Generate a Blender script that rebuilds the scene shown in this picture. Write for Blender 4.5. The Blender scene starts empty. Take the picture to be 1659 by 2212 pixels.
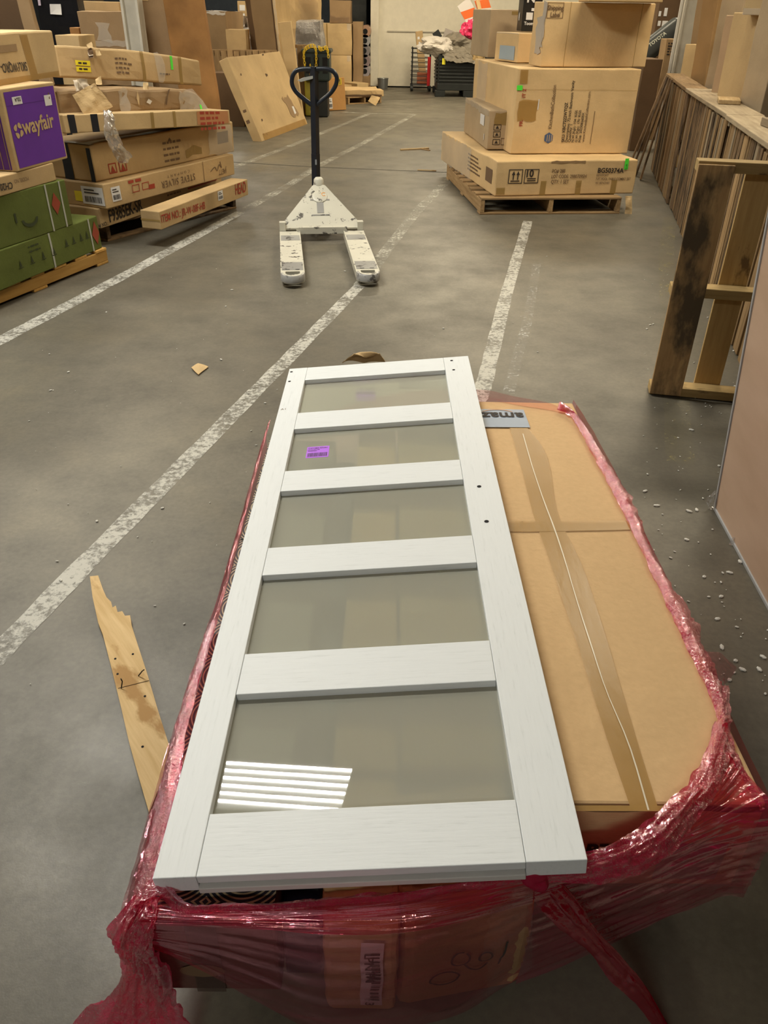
import bpy, bmesh, math, random
import numpy as np
from mathutils import Vector, Matrix, noise

random.seed(7)
SC = bpy.context.scene
COL = SC.collection
PI = math.pi

# ------------------------------------------------------------------ camera
W, H = 1659, 2212
CX, CY = W / 2, H / 2
F, HC, YH, ROLL = 1680.0, 1.6, 25.0, math.radians(1.0)
_p = math.atan((CY - YH) / F)
FW = np.array([0, math.cos(_p), -math.sin(_p)])
_u = np.array([0, math.sin(_p), math.cos(_p)])
_r = np.array([1.0, 0, 0])
EX = _r * math.cos(ROLL) + _u * math.sin(ROLL)
UP = -_r * math.sin(ROLL) + _u * math.cos(ROLL)
CAM = np.array([0, 0, HC])


def ray(u, v):
    return EX * (u - CX) / F - UP * (v - CY) / F + FW


def P(u, v, z=0.0):
    d = ray(u, v)
    return Vector(CAM + d * ((z - HC) / d[2]))


def PY(u, v, y):
    d = ray(u, v)
    return Vector(CAM + d * (y / d[1]))


def Zt(u, v, q):
    n = np.cross(EX, ray(u, v))
    return HC - (n[0] * q[0] + n[1] * q[1]) / n[2]


cam = bpy.data.cameras.new('camera')
cam.sensor_fit = 'VERTICAL'
cam.sensor_height = 36.0
cam.sensor_width = 27.0
cam.lens = F * 36.0 / H
cam.clip_start = 0.02
camo = bpy.data.objects.new('camera', cam)
COL.objects.link(camo)
M = Matrix.Identity(4)
for i in range(3):
    M[i][0], M[i][1], M[i][2], M[i][3] = EX[i], UP[i], -FW[i], CAM[i]
camo.matrix_world = M
SC.camera = camo

# ------------------------------------------------------------------ materials
MATS = {}


def nt(name):
    m = bpy.data.materials.new(name)
    m.use_nodes = True
    t = m.node_tree
    t.nodes.clear()
    out = t.nodes.new('ShaderNodeOutputMaterial')
    b = t.nodes.new('ShaderNodeBsdfPrincipled')
    t.links.new(b.outputs[0], out.inputs[0])
    return m, t, b, out


def ramp(t, fac, stops):
    r = t.nodes.new('ShaderNodeValToRGB')
    e = r.color_ramp.elements
    while len(e) < len(stops):
        e.new(0.5)
    for k, (p, c) in enumerate(stops):
        e[k].position = p
        e[k].color = (*c, 1)
    t.links.new(fac, r.inputs[0])
    return r.outputs[0]


def tex_noise(t, scale, detail=3, vec=None, rough=0.55):
    n = t.nodes.new('ShaderNodeTexNoise')
    n.inputs['Scale'].default_value = scale
    n.inputs['Detail'].default_value = detail
    n.inputs['Roughness'].default_value = rough
    if vec is not None:
        t.links.new(vec, n.inputs['Vector'])
    return n.outputs['Fac']


def objco(t, scale=(1, 1, 1), rnd=True):
    c = t.nodes.new('ShaderNodeTexCoord')
    mp = t.nodes.new('ShaderNodeMapping')
    mp.inputs['Scale'].default_value = scale
    t.links.new(c.outputs['Object'], mp.inputs['Vector'])
    if rnd:
        oi = t.nodes.new('ShaderNodeObjectInfo')
        mu = t.nodes.new('ShaderNodeMath')
        mu.operation = 'MULTIPLY'
        mu.inputs[1].default_value = 37.0
        t.links.new(oi.outputs['Random'], mu.inputs[0])
        t.links.new(mu.outputs[0], mp.inputs['Location'])
    return mp.outputs[0]


def bump(t, b, h, strength=0.2, dist=0.01):
    n = t.nodes.new('ShaderNodeBump')
    n.inputs['Strength'].default_value = strength
    n.inputs['Distance'].default_value = dist
    t.links.new(h, n.inputs['Height'])
    t.links.new(n.outputs[0], b.inputs['Normal'])
    return n


def mix(t, a, b, fac, mode='MIX'):
    m = t.nodes.new('ShaderNodeMix')
    m.data_type = 'RGBA'
    m.blend_type = mode
    for s, v in ((m.inputs[0], fac), (m.inputs[6], a), (m.inputs[7], b)):
        if hasattr(v, 'is_output') or isinstance(v, bpy.types.NodeSocket):
            t.links.new(v, s)
        elif isinstance(v, (int, float)):
            s.default_value = v
        else:
            s.default_value = (*v, 1)
    return m.outputs[2]


def flat(key, col, rough=0.6, metal=0.0, spec=0.4, var=0.0):
    if key in MATS:
        return MATS[key]
    m, t, b, o = nt(key)
    b.inputs['Roughness'].default_value = rough
    b.inputs['Metallic'].default_value = metal
    b.inputs['Specular IOR Level'].default_value = spec
    v = objco(t)
    f = tex_noise(t, 9, 4, v)
    k = 1 - var
    t.links.new(ramp(t, f, [(0.3, tuple(c * k for c in col)), (0.7, tuple(min(1, c * (1 + var)) for c in col))]),
                b.inputs['Base Color'])
    MATS[key] = m
    return m


def card(key, col, stain=0.17):
    """corrugated cardboard"""
    key = 'cardboard_' + key
    if key in MATS:
        return MATS[key]
    m, t, b, o = nt(key)
    v = objco(t)
    big = tex_noise(t, 2.2, 4, v)
    fine = tex_noise(t, 60, 3, objco(t, (1, 1, 6)))
    c1 = ramp(t, big, [(0.3, tuple(c * (1 - stain) for c in col)), (0.7, tuple(c * (1 + stain * .6) for c in col))])
    c2 = ramp(t, fine, [(0.3, (0.94, 0.935, 0.93)), (0.7, (1, 1, 1))])
    t.links.new(mix(t, c1, c2, 1.0, 'MULTIPLY'), b.inputs['Base Color'])
    b.inputs['Roughness'].default_value = 0.72
    b.inputs['Specular IOR Level'].default_value = 0.25
    dents = tex_noise(t, 7, 4, v, 0.6)
    bump(t, b, mix(t, dents, fine, 0.12), 0.28, 0.02)
    MATS[key] = m
    return m


KRAFT = card('kraft', (0.53, 0.365, 0.18))
KRAFT_L = card('light_kraft', (0.57, 0.40, 0.20))
KRAFT_D = card('brown_kraft', (0.33, 0.215, 0.11))
KRAFT_G = card('grey_kraft', (0.43, 0.32, 0.195))
KRAFT_S = card('lit_stack_kraft', (0.68, 0.475, 0.24))  # kraft lightened to stand in for missing light on faces towards the viewer
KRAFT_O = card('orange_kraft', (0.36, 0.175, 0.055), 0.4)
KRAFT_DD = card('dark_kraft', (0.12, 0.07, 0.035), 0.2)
GREEN = card('green_print', (0.115, 0.14, 0.028), 0.2)
PURPLE = flat('purple_print', (0.12, 0.022, 0.30), 0.5, var=0.06)
INK = flat('dark_ink', (0.035, 0.025, 0.02), 0.7)
INK_F = flat('faded_ink', (0.16, 0.095, 0.05), 0.8)
INK_R = flat('red_ink', (0.36, 0.045, 0.02), 0.7)
INK_GR = flat('dark_green_ink', (0.035, 0.045, 0.015), 0.7)
WHITE = flat('white_paper', (0.72, 0.70, 0.68), 0.5)
YELLOW = flat('yellow_label', (0.85, 0.70, 0.03), 0.5)
LIME = flat('lime_sticker', (0.10, 0.85, 0.06), 0.5)
BLUEL = flat('pale_blue_label', (0.33, 0.40, 0.45), 0.5)
BLUEINK = flat('blue_ink', (0.07, 0.11, 0.22), 0.6)
STRAPB = flat('black_strap', (0.012, 0.014, 0.02), 0.35)
STRAPW = flat('white_strap', (0.42, 0.42, 0.36), 0.4)
BLACKP = flat('black_plastic', (0.016, 0.018, 0.016), 0.45, var=0.2)
BLACKB = flat('black_print', (0.014, 0.014, 0.014), 0.35)
HOLE = flat('dark_hole', (0.01, 0.01, 0.01), 0.9)


def shrink(key, col):
    """parcel under tight shiny film"""
    if key in MATS:
        return MATS[key]
    m, t, b, o = nt(key)
    v = objco(t)
    f = tex_noise(t, 3.5, 5, v, .65)
    t.links.new(ramp(t, f, [(.3, tuple(c * .6 for c in col)), (.7, tuple(min(1, c * 1.25) for c in col))]), b.inputs['Base Color'])
    b.inputs['Roughness'].default_value = .5
    b.inputs['Coat Weight'].default_value = 1.0
    b.inputs['Coat Roughness'].default_value = .12
    n = bump(t, b, tex_noise(t, 9, 6, v, .7), 1.0, .06)
    t.links.new(n.outputs[0], b.inputs['Coat Normal'])
    MATS[key] = m
    return m


def tape_mat(key, col, alpha=0.75, rough=0.22, wr=18):
    if key in MATS:
        return MATS[key]
    m, t, b, o = nt(key)
    b.inputs['Base Color'].default_value = (*col, 1)
    b.inputs['Roughness'].default_value = rough
    b.inputs['Alpha'].default_value = alpha
    b.inputs['Specular IOR Level'].default_value = 0.5
    bump(t, b, tex_noise(t, wr, 4, objco(t, (3, 1, 3))), 0.12, 0.01)
    MATS[key] = m
    return m


TAPE = tape_mat('brown_tape', (0.44, 0.25, 0.065), 0.72, .3, 9)
TAPE_C = tape_mat('clear_tape', (0.75, 0.70, 0.60), 0.32, 0.12)
TAPE_Y = tape_mat('old_yellow_tape', (0.36, 0.23, 0.06), 0.6, 0.3)


def wood(key, c1, c2, dark=None, stain=0.0):
    key = 'wood_' + key
    if key in MATS:
        return MATS[key]
    m, t, b, o = nt(key)
    v = objco(t, (1.2, 14, 14))
    g = tex_noise(t, 3.0, 5, v, 0.6)
    col = ramp(t, g, [(0.28, c1), (0.72, c2)])
    if dark is not None:
        s = tex_noise(t, 3.2, 5, objco(t, (1, 2.2, 2.2)), 0.62)
        f = ramp(t, s, [(0.5 - stain * .14, (0, 0, 0)), (0.62 - stain * .05, (1, 1, 1))])
        col = mix(t, col, dark, f)
    oi = t.nodes.new('ShaderNodeObjectInfo')
    rv = ramp(t, oi.outputs['Random'], [(0.0, (0.62, 0.60, 0.58)), (1.0, (1.12, 1.1, 1.06))])
    t.links.new(mix(t, col, rv, 1.0, 'MULTIPLY'), b.inputs['Base Color'])
    b.inputs['Roughness'].default_value = 0.75
    b.inputs['Specular IOR Level'].default_value = 0.2
    bump(t, b, g, 0.35, 0.004)
    MATS[key] = m
    return m


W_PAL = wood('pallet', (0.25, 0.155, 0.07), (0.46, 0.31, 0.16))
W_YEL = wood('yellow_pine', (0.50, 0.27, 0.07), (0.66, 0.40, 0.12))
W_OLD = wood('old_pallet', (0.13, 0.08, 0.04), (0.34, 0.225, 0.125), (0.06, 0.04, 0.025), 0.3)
W_STAIN = wood('stained_board', (0.36, 0.22, 0.105), (0.58, 0.385, 0.185), (0.12, 0.088, 0.055), .3)
W_CLEAN = wood('clean_board', (0.40, 0.27, 0.11), (0.54, 0.38, 0.17), (0.2, 0.13, 0.06), -0.8)
W_GREY = wood('grey_board', (0.26, 0.2, 0.13), (0.42, 0.34, 0.23))
W_LIGHT = wood('light_split', (0.55, 0.37, 0.17), (0.74, 0.55, 0.30), (0.42, 0.25, 0.1), -0.5)


def metal_paint(key, col, chip=(0.05, 0.045, 0.04), amt=0.66, rough=0.4):
    if key in MATS:
        return MATS[key]
    m, t, b, o = nt(key)
    f = tex_noise(t, 13, 6, objco(t, (1, 1, 1)), 0.7)
    mask = ramp(t, f, [(amt, (0, 0, 0)), (amt + .03, (1, 1, 1))])
    g = tex_noise(t, 3, 3, objco(t))
    base = ramp(t, g, [(0.3, tuple(c * .88 for c in col)), (0.7, col)])
    t.links.new(mix(t, base, chip, mask), b.inputs['Base Color'])
    b.inputs['Roughness'].default_value = rough
    MATS[key] = m
    return m


def concrete():
    m, t, b, o = nt('concrete')
    c = t.nodes.new('ShaderNodeTexCoord')
    v = c.outputs['Object']
    big = tex_noise(t, 0.45, 5, v, 0.6)
    mid = tex_noise(t, 2.6, 6, v, 0.65)
    fine = tex_noise(t, 55, 4, v, 0.7)
    c1 = ramp(t, big, [(0.3, (0.108, 0.094, 0.070)), (0.7, (0.165, 0.147, 0.110))])
    c2 = ramp(t, mid, [(0.3, (0.70, 0.70, 0.70)), (0.5, (0.97, 0.97, 0.97)), (0.75, (1.22, 1.2, 1.15))])
    c3 = ramp(t, fine, [(0.3, (0.82, 0.82, 0.82)), (0.7, (1.06, 1.06, 1.06))])
    col = mix(t, mix(t, c1, c2, 1, 'MULTIPLY'), c3, 1, 'MULTIPLY')
    # scuffs and dust
    mp = t.nodes.new('ShaderNodeMapping')
    mp.inputs['Rotation'].default_value = (0, 0, 0.4)
    mp.inputs['Scale'].default_value = (1, 5, 1)
    t.links.new(v, mp.inputs[0])
    sc = tex_noise(t, 2.2, 7, mp.outputs[0], 0.75)
    col = mix(t, col, (0.30, 0.28, 0.24), ramp(t, sc, [(0.66, (0, 0, 0)), (0.8, (.55, .55, .55))]))
    t.links.new(col, b.inputs['Base Color'])
    t.links.new(ramp(t, mid, [(0.25, (0.56, .56, .56)), (0.75, (0.36, .36, .36))]), b.inputs['Roughness'])
    b.inputs['Specular IOR Level'].default_value = 0.42
    bump(t, b, mix(t, mid, fine, 0.4), 0.10, 0.01)
    return m


def paint_line(key, col, wear):
    m, t, b, o = nt(key)
    c = t.nodes.new('ShaderNodeTexCoord')
    f1 = tex_noise(t, 5, 6, c.outputs['Object'], 0.7)
    f2 = tex_noise(t, 40, 4, c.outputs['Object'], 0.7)
    f = mix(t, f1, f2, 0.45)
    a = ramp(t, f, [(wear, (0.04, 0.04, 0.04)), (wear + 0.14, (0.95, 0.95, 0.95))])
    t.links.new(a, b.inputs['Alpha'])
    b.inputs['Base Color'].default_value = (*col, 1)
    b.inputs['Roughness'].default_value = 0.5
    return m


def film(key, tint, haze, gloss=(1, .78, .86), hz=0.12, rough=0.07, gl=0.30, bs=14, bstr=.35, streak=None):
    m = bpy.data.materials.new(key)
    m.use_nodes = True
    t = m.node_tree
    t.nodes.clear()
    out = t.nodes.new('ShaderNodeOutputMaterial')
    tr = t.nodes.new('ShaderNodeBsdfTransparent')
    tr.inputs[0].default_value = (*tint, 1)
    g = t.nodes.new('ShaderNodeBsdfGlossy')
    g.inputs[0].default_value = (*gloss, 1)
    g.inputs['Roughness'].default_value = rough
    d = t.nodes.new('ShaderNodeBsdfDiffuse')
    d.inputs[0].default_value = (*haze, 1)
    tl = t.nodes.new('ShaderNodeBsdfTranslucent')
    tl.inputs[0].default_value = (*haze, 1)
    bn = t.nodes.new('ShaderNodeBump')
    bn.inputs['Strength'].default_value = bstr
    bn.inputs['Distance'].default_value = 0.006
    c = t.nodes.new('ShaderNodeTexCoord')
    t.links.new(tex_noise(t, bs, 5, c.outputs['Object'], 0.6), bn.inputs['Height'])
    t.links.new(bn.outputs[0], g.inputs['Normal'])
    fr = t.nodes.new('ShaderNodeFresnel')
    fr.inputs[0].default_value = 1.5
    t.links.new(bn.outputs[0], fr.inputs['Normal'])
    mu = t.nodes.new('ShaderNodeMath')
    mu.operation = 'MULTIPLY'
    mu.use_clamp = True
    mu.inputs[1].default_value = gl * 1.6
    t.links.new(fr.outputs[0], mu.inputs[0])
    dd = t.nodes.new('ShaderNodeMixShader')
    dd.inputs[0].default_value = 0.5
    t.links.new(d.outputs[0], dd.inputs[1])
    t.links.new(tl.outputs[0], dd.inputs[2])
    m1 = t.nodes.new('ShaderNodeMixShader')
    m1.inputs[0].default_value = hz
    if streak:
        mp = t.nodes.new('ShaderNodeMapping')
        mp.inputs['Scale'].default_value = streak
        mp.inputs['Rotation'].default_value = (0, math.radians(14), 0)
        t.links.new(c.outputs['Object'], mp.inputs[0])
        sf = tex_noise(t, 1.0, 5, mp.outputs[0], 0.7)
        t.links.new(ramp(t, sf, [(0.42, (hz * .4,) * 3), (0.60, (hz * 1.6,) * 3), (0.74, (hz * 5,) * 3)]), m1.inputs[0])
    t.links.new(tr.outputs[0], m1.inputs[1])
    t.links.new(dd.outputs[0], m1.inputs[2])
    m2 = t.nodes.new('ShaderNodeMixShader')
    t.links.new(mu.outputs[0], m2.inputs[0])
    t.links.new(m1.outputs[0], m2.inputs[1])
    t.links.new(g.outputs[0], m2.inputs[2])
    t.links.new(m2.outputs[0], out.inputs[0])
    return m


FILM_RED = film('red_film', (0.94, 0.76, 0.78), (0.78, 0.035, 0.13), (1, .5, .62), hz=0.08, bs=30, streak=(2.2, 2.2, 60), gl=.24, rough=.05)
FILM_RED2 = film('pleated_red_film', (0.90, 0.55, 0.60), (0.84, 0.045, 0.17), hz=0.19, bs=40, streak=(3, 3, 75))
FILM_ROLL = film('bunched_red_film', (0.86, 0.30, 0.36), (0.80, 0.035, 0.14), hz=0.42, rough=.045, bs=130, bstr=1.0, gl=.42)
FILM_CLEAR = film('clear_film', (0.95, 0.94, 0.93), (0.62, 0.6, 0.6), (1, 1, 1), 0.07, 0.07, bs=30)


def tag(o, label=None, cat=None, group=None, kind=None):
    if label:
        o['label'] = label
    if cat:
        o['category'] = cat
    if group:
        o['group'] = group
    if kind:
        o['kind'] = kind
    return o


def thing(name, label, cat, loc=(0, 0, 0), rz=0.0, group=None):
    o = bpy.data.objects.new(name, None)
    o.empty_display_size = 0.1
    COL.objects.link(o)
    o.location = loc
    o.rotation_euler = (0, 0, rz)
    return tag(o, label, cat, group)


def link(name, me, mat, parent=None, label=None):
    o = bpy.data.objects.new(name, me)
    COL.objects.link(o)
    if mat is not None:
        me.materials.clear()
        me.materials.append(mat)
    if parent is not None:
        o.parent = parent
    if label:
        o['label'] = label
    return o


def from_bm(bm, name, smooth=False):
    me = bpy.data.meshes.new(name)
    bm.normal_update()
    bm.to_mesh(me)
    bm.free()
    if smooth:
        for f in me.polygons:
            f.use_smooth = True
    return me


def box_bm(dx, dy, dz, bev=0.004, cell=0.0, segs=2):
    """box centred on xy, standing on z=0"""
    bm = bmesh.new()
    bmesh.ops.create_cube(bm, size=1)
    for v in bm.verts:
        v.co = Vector((v.co.x * dx, v.co.y * dy, (v.co.z + .5) * dz))
    if bev > 0:
        bmesh.ops.bevel(bm, geom=list(bm.edges), offset=min(bev, dx * .3, dy * .3, dz * .3), segments=segs,
                        affect='EDGES', profile=0.5)
    if cell > 0:
        for ax, L, o in ((0, dx, -dx / 2), (1, dy, -dy / 2), (2, dz, 0)):
            n = max(1, min(14, int(round(L / cell))))
            for k in range(1, n):
                p = Vector((0, 0, 0))
                p[ax] = o + L * k / n
                no = Vector((0, 0, 0))
                no[ax] = 1
                bmesh.ops.bisect_plane(bm, geom=bm.verts[:] + bm.edges[:] + bm.faces[:], plane_co=p, plane_no=no)
    return bm


def bx(name, parent, mat, c, d, rot=(0, 0, 0), bev=0.003, label=None):
    """a box part centred at c, long axis kept on local x"""
    bm = box_bm(d[0], d[1], d[2], bev)
    bmesh.ops.translate(bm, verts=bm.verts, vec=(0, 0, -d[2] / 2))
    o = link(name, from_bm(bm, name), mat, parent, label)
    o.location = c
    o.rotation_euler = rot
    return o


def tube_bm(pts, r, n=8, cap=True, closed=False, bm=None):
    bm = bm or bmesh.new()
    pts = [Vector(p) for p in pts]
    rings = []
    N = len(pts)
    rr = r if isinstance(r, (list, tuple)) else [r] * N
    up = Vector((0, 0, 1))
    prev = None
    for i, p in enumerate(pts):
        if closed:
            d = pts[(i + 1) % N] - pts[i - 1]
        else:
            d = pts[min(i + 1, N - 1)] - pts[max(i - 1, 0)]
        d.normalize()
        if prev is None:
            a = d.cross(up)
            if a.length < 1e-3:
                a = d.cross(Vector((1, 0, 0)))
        else:
            a = prev - d * prev.dot(d)
        a.normalize()
        prev = a
        b = d.cross(a)
        rings.append([bm.verts.new(p + (a * math.cos(2 * PI * k / n) + b * math.sin(2 * PI * k / n)) * rr[i]) for k in range(n)])
    for i in range(N - (0 if closed else 1)):
        A, B = rings[i], rings[(i + 1) % N]
        for k in range(n):
            bm.faces.new((A[k], A[(k + 1) % n], B[(k + 1) % n], B[k]))
    if cap and not closed:
        bm.faces.new(rings[0][::-1])
        bm.faces.new(rings[-1])
    return bm


def spline(pts, n):
    """Catmull-Rom through pts, n samples"""
    pts = [Vector(p) for p in pts]
    q = [pts[0] * 2 - pts[1]] + pts + [pts[-1] * 2 - pts[-2]]
    out = []
    m = len(pts) - 1
    for i in range(n):
        t = i / (n - 1) * m
        k = min(int(t), m - 1)
        t -= k
        a, b, c, d = q[k:k + 4]
        out.append(0.5 * ((2 * b) + (c - a) * t + (2 * a - 5 * b + 4 * c - d) * t * t + (3 * b - a - 3 * c + d) * t ** 3))
    return out


_txt = {}


def text_mesh(s, size, bold=0.0, align='LEFT', spacing=1.0):
    k = (s, size, bold, align, spacing)
    if k in _txt:
        return _txt[k].copy()
    cu = bpy.data.curves.new('txt', 'FONT')
    cu.body = s
    cu.size = size
    cu.offset = bold
    cu.align_x = align
    cu.resolution_u = 3
    cu.space_character = spacing
    o = bpy.data.objects.new('txt', cu)
    COL.objects.link(o)
    dg = bpy.context.evaluated_depsgraph_get()
    me = bpy.data.meshes.new_from_object(o.evaluated_get(dg))
    bpy.data.objects.remove(o)
    bpy.data.curves.remove(cu)
    me.materials.clear()
    _txt[k] = me
    return me.copy()


class Box:
    """a carton: root empty + body mesh + tape/labels/print as parts that follow the same dents"""

    def __init__(s, name, label, A, B, z0, z1, D, mat, cat='carton', group=None, dent=0.004, bend=None, bev=0.006,
                 cell=0.09, body='carton_body', ext=(0, 0)):
        A, B = Vector((A[0], A[1], 0)), Vector((B[0], B[1], 0))
        d = (B - A).normalized()
        A = A - d * ext[0]
        B = B + d * ext[1]
        s.L, s.D, s.H = (B - A).length, D, z1 - z0
        s.z0, s.z1 = z0, z1
        dep = Vector((-d.y, d.x, 0))
        mid = (A + B) / 2 + dep * D / 2
        s.root = thing(name, label, cat, (mid.x, mid.y, z0), math.atan2(d.y, d.x), group)
        s.seed = random.random() * 50
        s.dent, s.bend = dent, bend
        bm = box_bm(s.L, D, s.H, bev, cell)
        for v in bm.verts:
            v.co = s.df(v.co)
        s.body = link(body, from_bm(bm, name, False), mat, s.root)

    def df(s, p):
        p = Vector(p)
        o = p.copy()
        n = noise.noise_vector(p * 4.5 + Vector((s.seed, 0, 0)))
        n2 = noise.noise_vector(p * 1.7 + Vector((0, s.seed, 0)))
        k = min(1.0, max(0.0, p.z / max(s.H, .01)))
        o += (n * s.dent + n2 * s.dent * 1.5) * Vector((1, 1, 0.5)) if False else Vector(
            ((n.x + n2.x * 1.5) * s.dent, (n.y + n2.y * 1.5) * s.dent, (n.z + n2.z) * s.dent * 0.7 * k))
        if s.bend:
            o += Vector(s.bend(p, s))
        return o

    def fp(s, face, u, v, off):
        """u,v in metres from the face's lower-left corner as seen from outside"""
        if face == 'front':
            return s.df((u - s.L / 2, -s.D / 2, v)) + Vector((0, -off, 0))
        if face == 'left':
            return s.df((-s.L / 2, s.D / 2 - u, v)) + Vector((-off, 0, 0))
        if face == 'right':
            return s.df((s.L / 2, u - s.D / 2, v)) + Vector((off, 0, 0))
        return s.df((u - s.L / 2, v - s.D / 2, s.H)) + Vector((0, 0, off))

    def size(s, face):
        return {'front': (s.L, s.H), 'left': (s.D, s.H), 'right': (s.D, s.H), 'top': (s.L, s.D)}[face]

    def patch(s, face, u0, v0, u1, v1, mat, name='tape_strip', off=0.0025, skew=0.0, label=None, frac=True, rag=0.0, parent=None):
        a, b = s.size(face)
        if frac:
            u0, u1, v0, v1 = u0 * a, u1 * a, v0 * b, v1 * b
        n = max(1, int(abs(u1 - u0) / .045))
        m = max(1, int(abs(v1 - v0) / .045))
        bm = bmesh.new()
        g = []
        for j in range(m + 1):
            row = []
            for i in range(n + 1):
                fu, fv = i / n, j / m
                u = u0 + (u1 - u0) * fu + skew * a * fv
                v = v0 + (v1 - v0) * fv
                if rag and (i in (0, n) or j in (0, m)):
                    u += random.uniform(-rag, rag)
                    v += random.uniform(-rag, rag)
                row.append(bm.verts.new(s.fp(face, u, v, off)))
            g.append(row)
        for j in range(m):
            for i in range(n):
                bm.faces.new((g[j][i], g[j][i + 1], g[j + 1][i + 1], g[j + 1][i]))
        return link(name, from_bm(bm, name), mat, parent or s.root, label)

    def text(s, face, u, v, st, size, mat=None, rot=0.0, bold=0.0, align='LEFT', name='printed_text', off=0.004, spacing=1.0, sx=1.0):
        a, b = s.size(face)
        me = text_mesh(st, size, bold, align, spacing)
        c, sn = math.cos(rot), math.sin(rot)
        for w in me.vertices:
            x, y = w.co.x * sx, w.co.y
            w.co = s.fp(face, u * a + x * c - y * sn, v * b + x * sn + y * c, off)
        return link(name, me, mat or INK, s.root)

    def face_uv(s, face, u, v):
        """pixel -> metres on a face plane (undented box)"""
        m = Matrix.Translation(s.root.location) @ Matrix.Rotation(s.root.rotation_euler.z, 4, 'Z')
        n, p0 = {'front': (Vector((0, -1, 0)), Vector((-s.L / 2, -s.D / 2, 0))), 'left': (Vector((-1, 0, 0)), Vector((-s.L / 2, s.D / 2, 0))),
                 'top': (Vector((0, 0, 1)), Vector((-s.L / 2, -s.D / 2, s.H)))}[face]
        nw, pw = m.to_3x3() @ n, m @ p0
        o, d = Vector(CAM), Vector(ray(u, v))
        q = m.inverted() @ (o + d * (nw.dot(pw - o) / nw.dot(d))) - p0
        return {'front': (q.x, q.z), 'left': (-q.y, q.z), 'top': (q.x, q.y)}[face]

    def txp(s, face, st, a, b, mat=None, bold=0.0, hs=1.0, off=.004, spacing=1.0, name='printed_text'):
        """text whose baseline runs from pixel a to pixel b"""
        A, B = Vector(s.face_uv(face, *a)), Vector(s.face_uv(face, *b))
        me = text_mesh(st, 1.0, bold, 'LEFT', spacing)
        xs = [w.co.x for w in me.vertices]
        x0, x1 = min(xs), max(xs)
        k = (B - A).length / (x1 - x0)
        r = math.atan2((B - A).y, (B - A).x)
        c, sn = math.cos(r), math.sin(r)
        for w in me.vertices:
            x, y = (w.co.x - x0) * k, w.co.y * k * hs
            w.co = s.fp(face, A.x + x * c - y * sn, A.y + x * sn + y * c, off)
        return link(name, me, mat or INK, s.root)

    def lines(s, face, u, v, w, n, gap, th, mat=None, rot=0.0, name='small_print'):
        """rows of small print too small to read: ragged dashes"""
        a, b = s.size(face)
        bm = bmesh.new()
        c, sn = math.cos(rot), math.sin(rot)
        rnd = random.Random(n * 7 + int(w * 1000))
        for k in range(n):
            x = 0
            L = w * rnd.uniform(.6, 1)
            while x < L:
                d = rnd.uniform(.25, .9) * th * 4
                q = []
                for (px, py) in ((x, -k * gap), (x + d, -k * gap), (x + d, -k * gap + th), (x, -k * gap + th)):
                    q.append(bm.verts.new(s.fp(face, u * a + px * c - py * sn, v * b + px * sn + py * c, .0035)))
                bm.faces.new(q)
                x += d + th * 0.9
        return link(name, from_bm(bm, name), mat or INK_F, s.root)

    def barcode(s, face, u, v, w, h, lab=None, name='barcode_label', vertical=False, base=WHITE):
        a, b = s.size(face)
        o = s.patch(face, u * a, v * b, u * a + w, v * b + h, base, name, 0.003, frac=False, label=lab)
        bm = bmesh.new()
        rnd = random.Random(int(w * 9999))
        x = w * .12
        while x < w * .88:
            d = w * rnd.uniform(.012, .035)
            y0, y1 = (h * .12, h * .45)
            q = [bm.verts.new(s.fp(face, u * a + px, v * b + py, .0045)) for px, py in ((x, y0), (x + d, y0), (x + d, y1), (x, y1))]
            bm.faces.new(q)
            x += d + w * rnd.uniform(.012, .03)
        for k in range(2):
            yy = h * (.62 + k * .16)
            q = [bm.verts.new(s.fp(face, u * a + px, v * b + py, .0045)) for px, py in
                 ((w * .12, yy), (w * (.8 - k * .2), yy), (w * (.8 - k * .2), yy + h * .07), (w * .12, yy + h * .07))]
            bm.faces.new(q)
        link('barcode', from_bm(bm, 'barcode'), INK, o)
        return o

    def outline(s, face, u0, v0, u1, v1, th, mat=None, name='printed_frame'):
        a, b = s.size(face)
        bm = bmesh.new()
        u0, u1, v0, v1 = u0 * a, u1 * a, v0 * b, v1 * b
        for (p, q, r, t) in ((u0, v0, u1, v0 + th), (u0, v1 - th, u1, v1), (u0, v0, u0 + th, v1), (u1 - th, v0, u1, v1)):
            bm.faces.new([bm.verts.new(s.fp(face, x, y, .0035)) for x, y in ((p, q), (r, q), (r, t), (p, t))])
        return link(name, from_bm(bm, name), mat or INK, s.root)

    def poly(s, face, pts, mat=None, name='printed_symbol', off=.0036):
        """pts: list of polygons in metres on the face"""
        bm = bmesh.new()
        for pl in pts:
            bm.faces.new([bm.verts.new(s.fp(face, x, y, off)) for x, y in pl])
        return link(name, from_bm(bm, name), mat or INK, s.root)


def pallet(name, label, A, B, D, mat=W_PAL, h=0.135, z0=0.0, group=None, nb=6, ext=(0, 0), nst=3, cat='pallet', bottom=True, gapless=False):
    """flat pallet: front edge A->B, D deep; stringers run front to back, deck boards along the front"""
    A, B = Vector((A[0], A[1], 0)), Vector((B[0], B[1], 0))
    d = (B - A).normalized()
    A -= d * ext[0]
    B += d * ext[1]
    L = (B - A).length
    dep = Vector((-d.y, d.x, 0))
    mid = (A + B) / 2 + dep * D / 2
    r = thing(name, label, cat, (mid.x, mid.y, z0), math.atan2(d.y, d.x), group)
    pallet_parts(r, L, D, h, mat, nb, nst, bottom)
    return r


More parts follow.
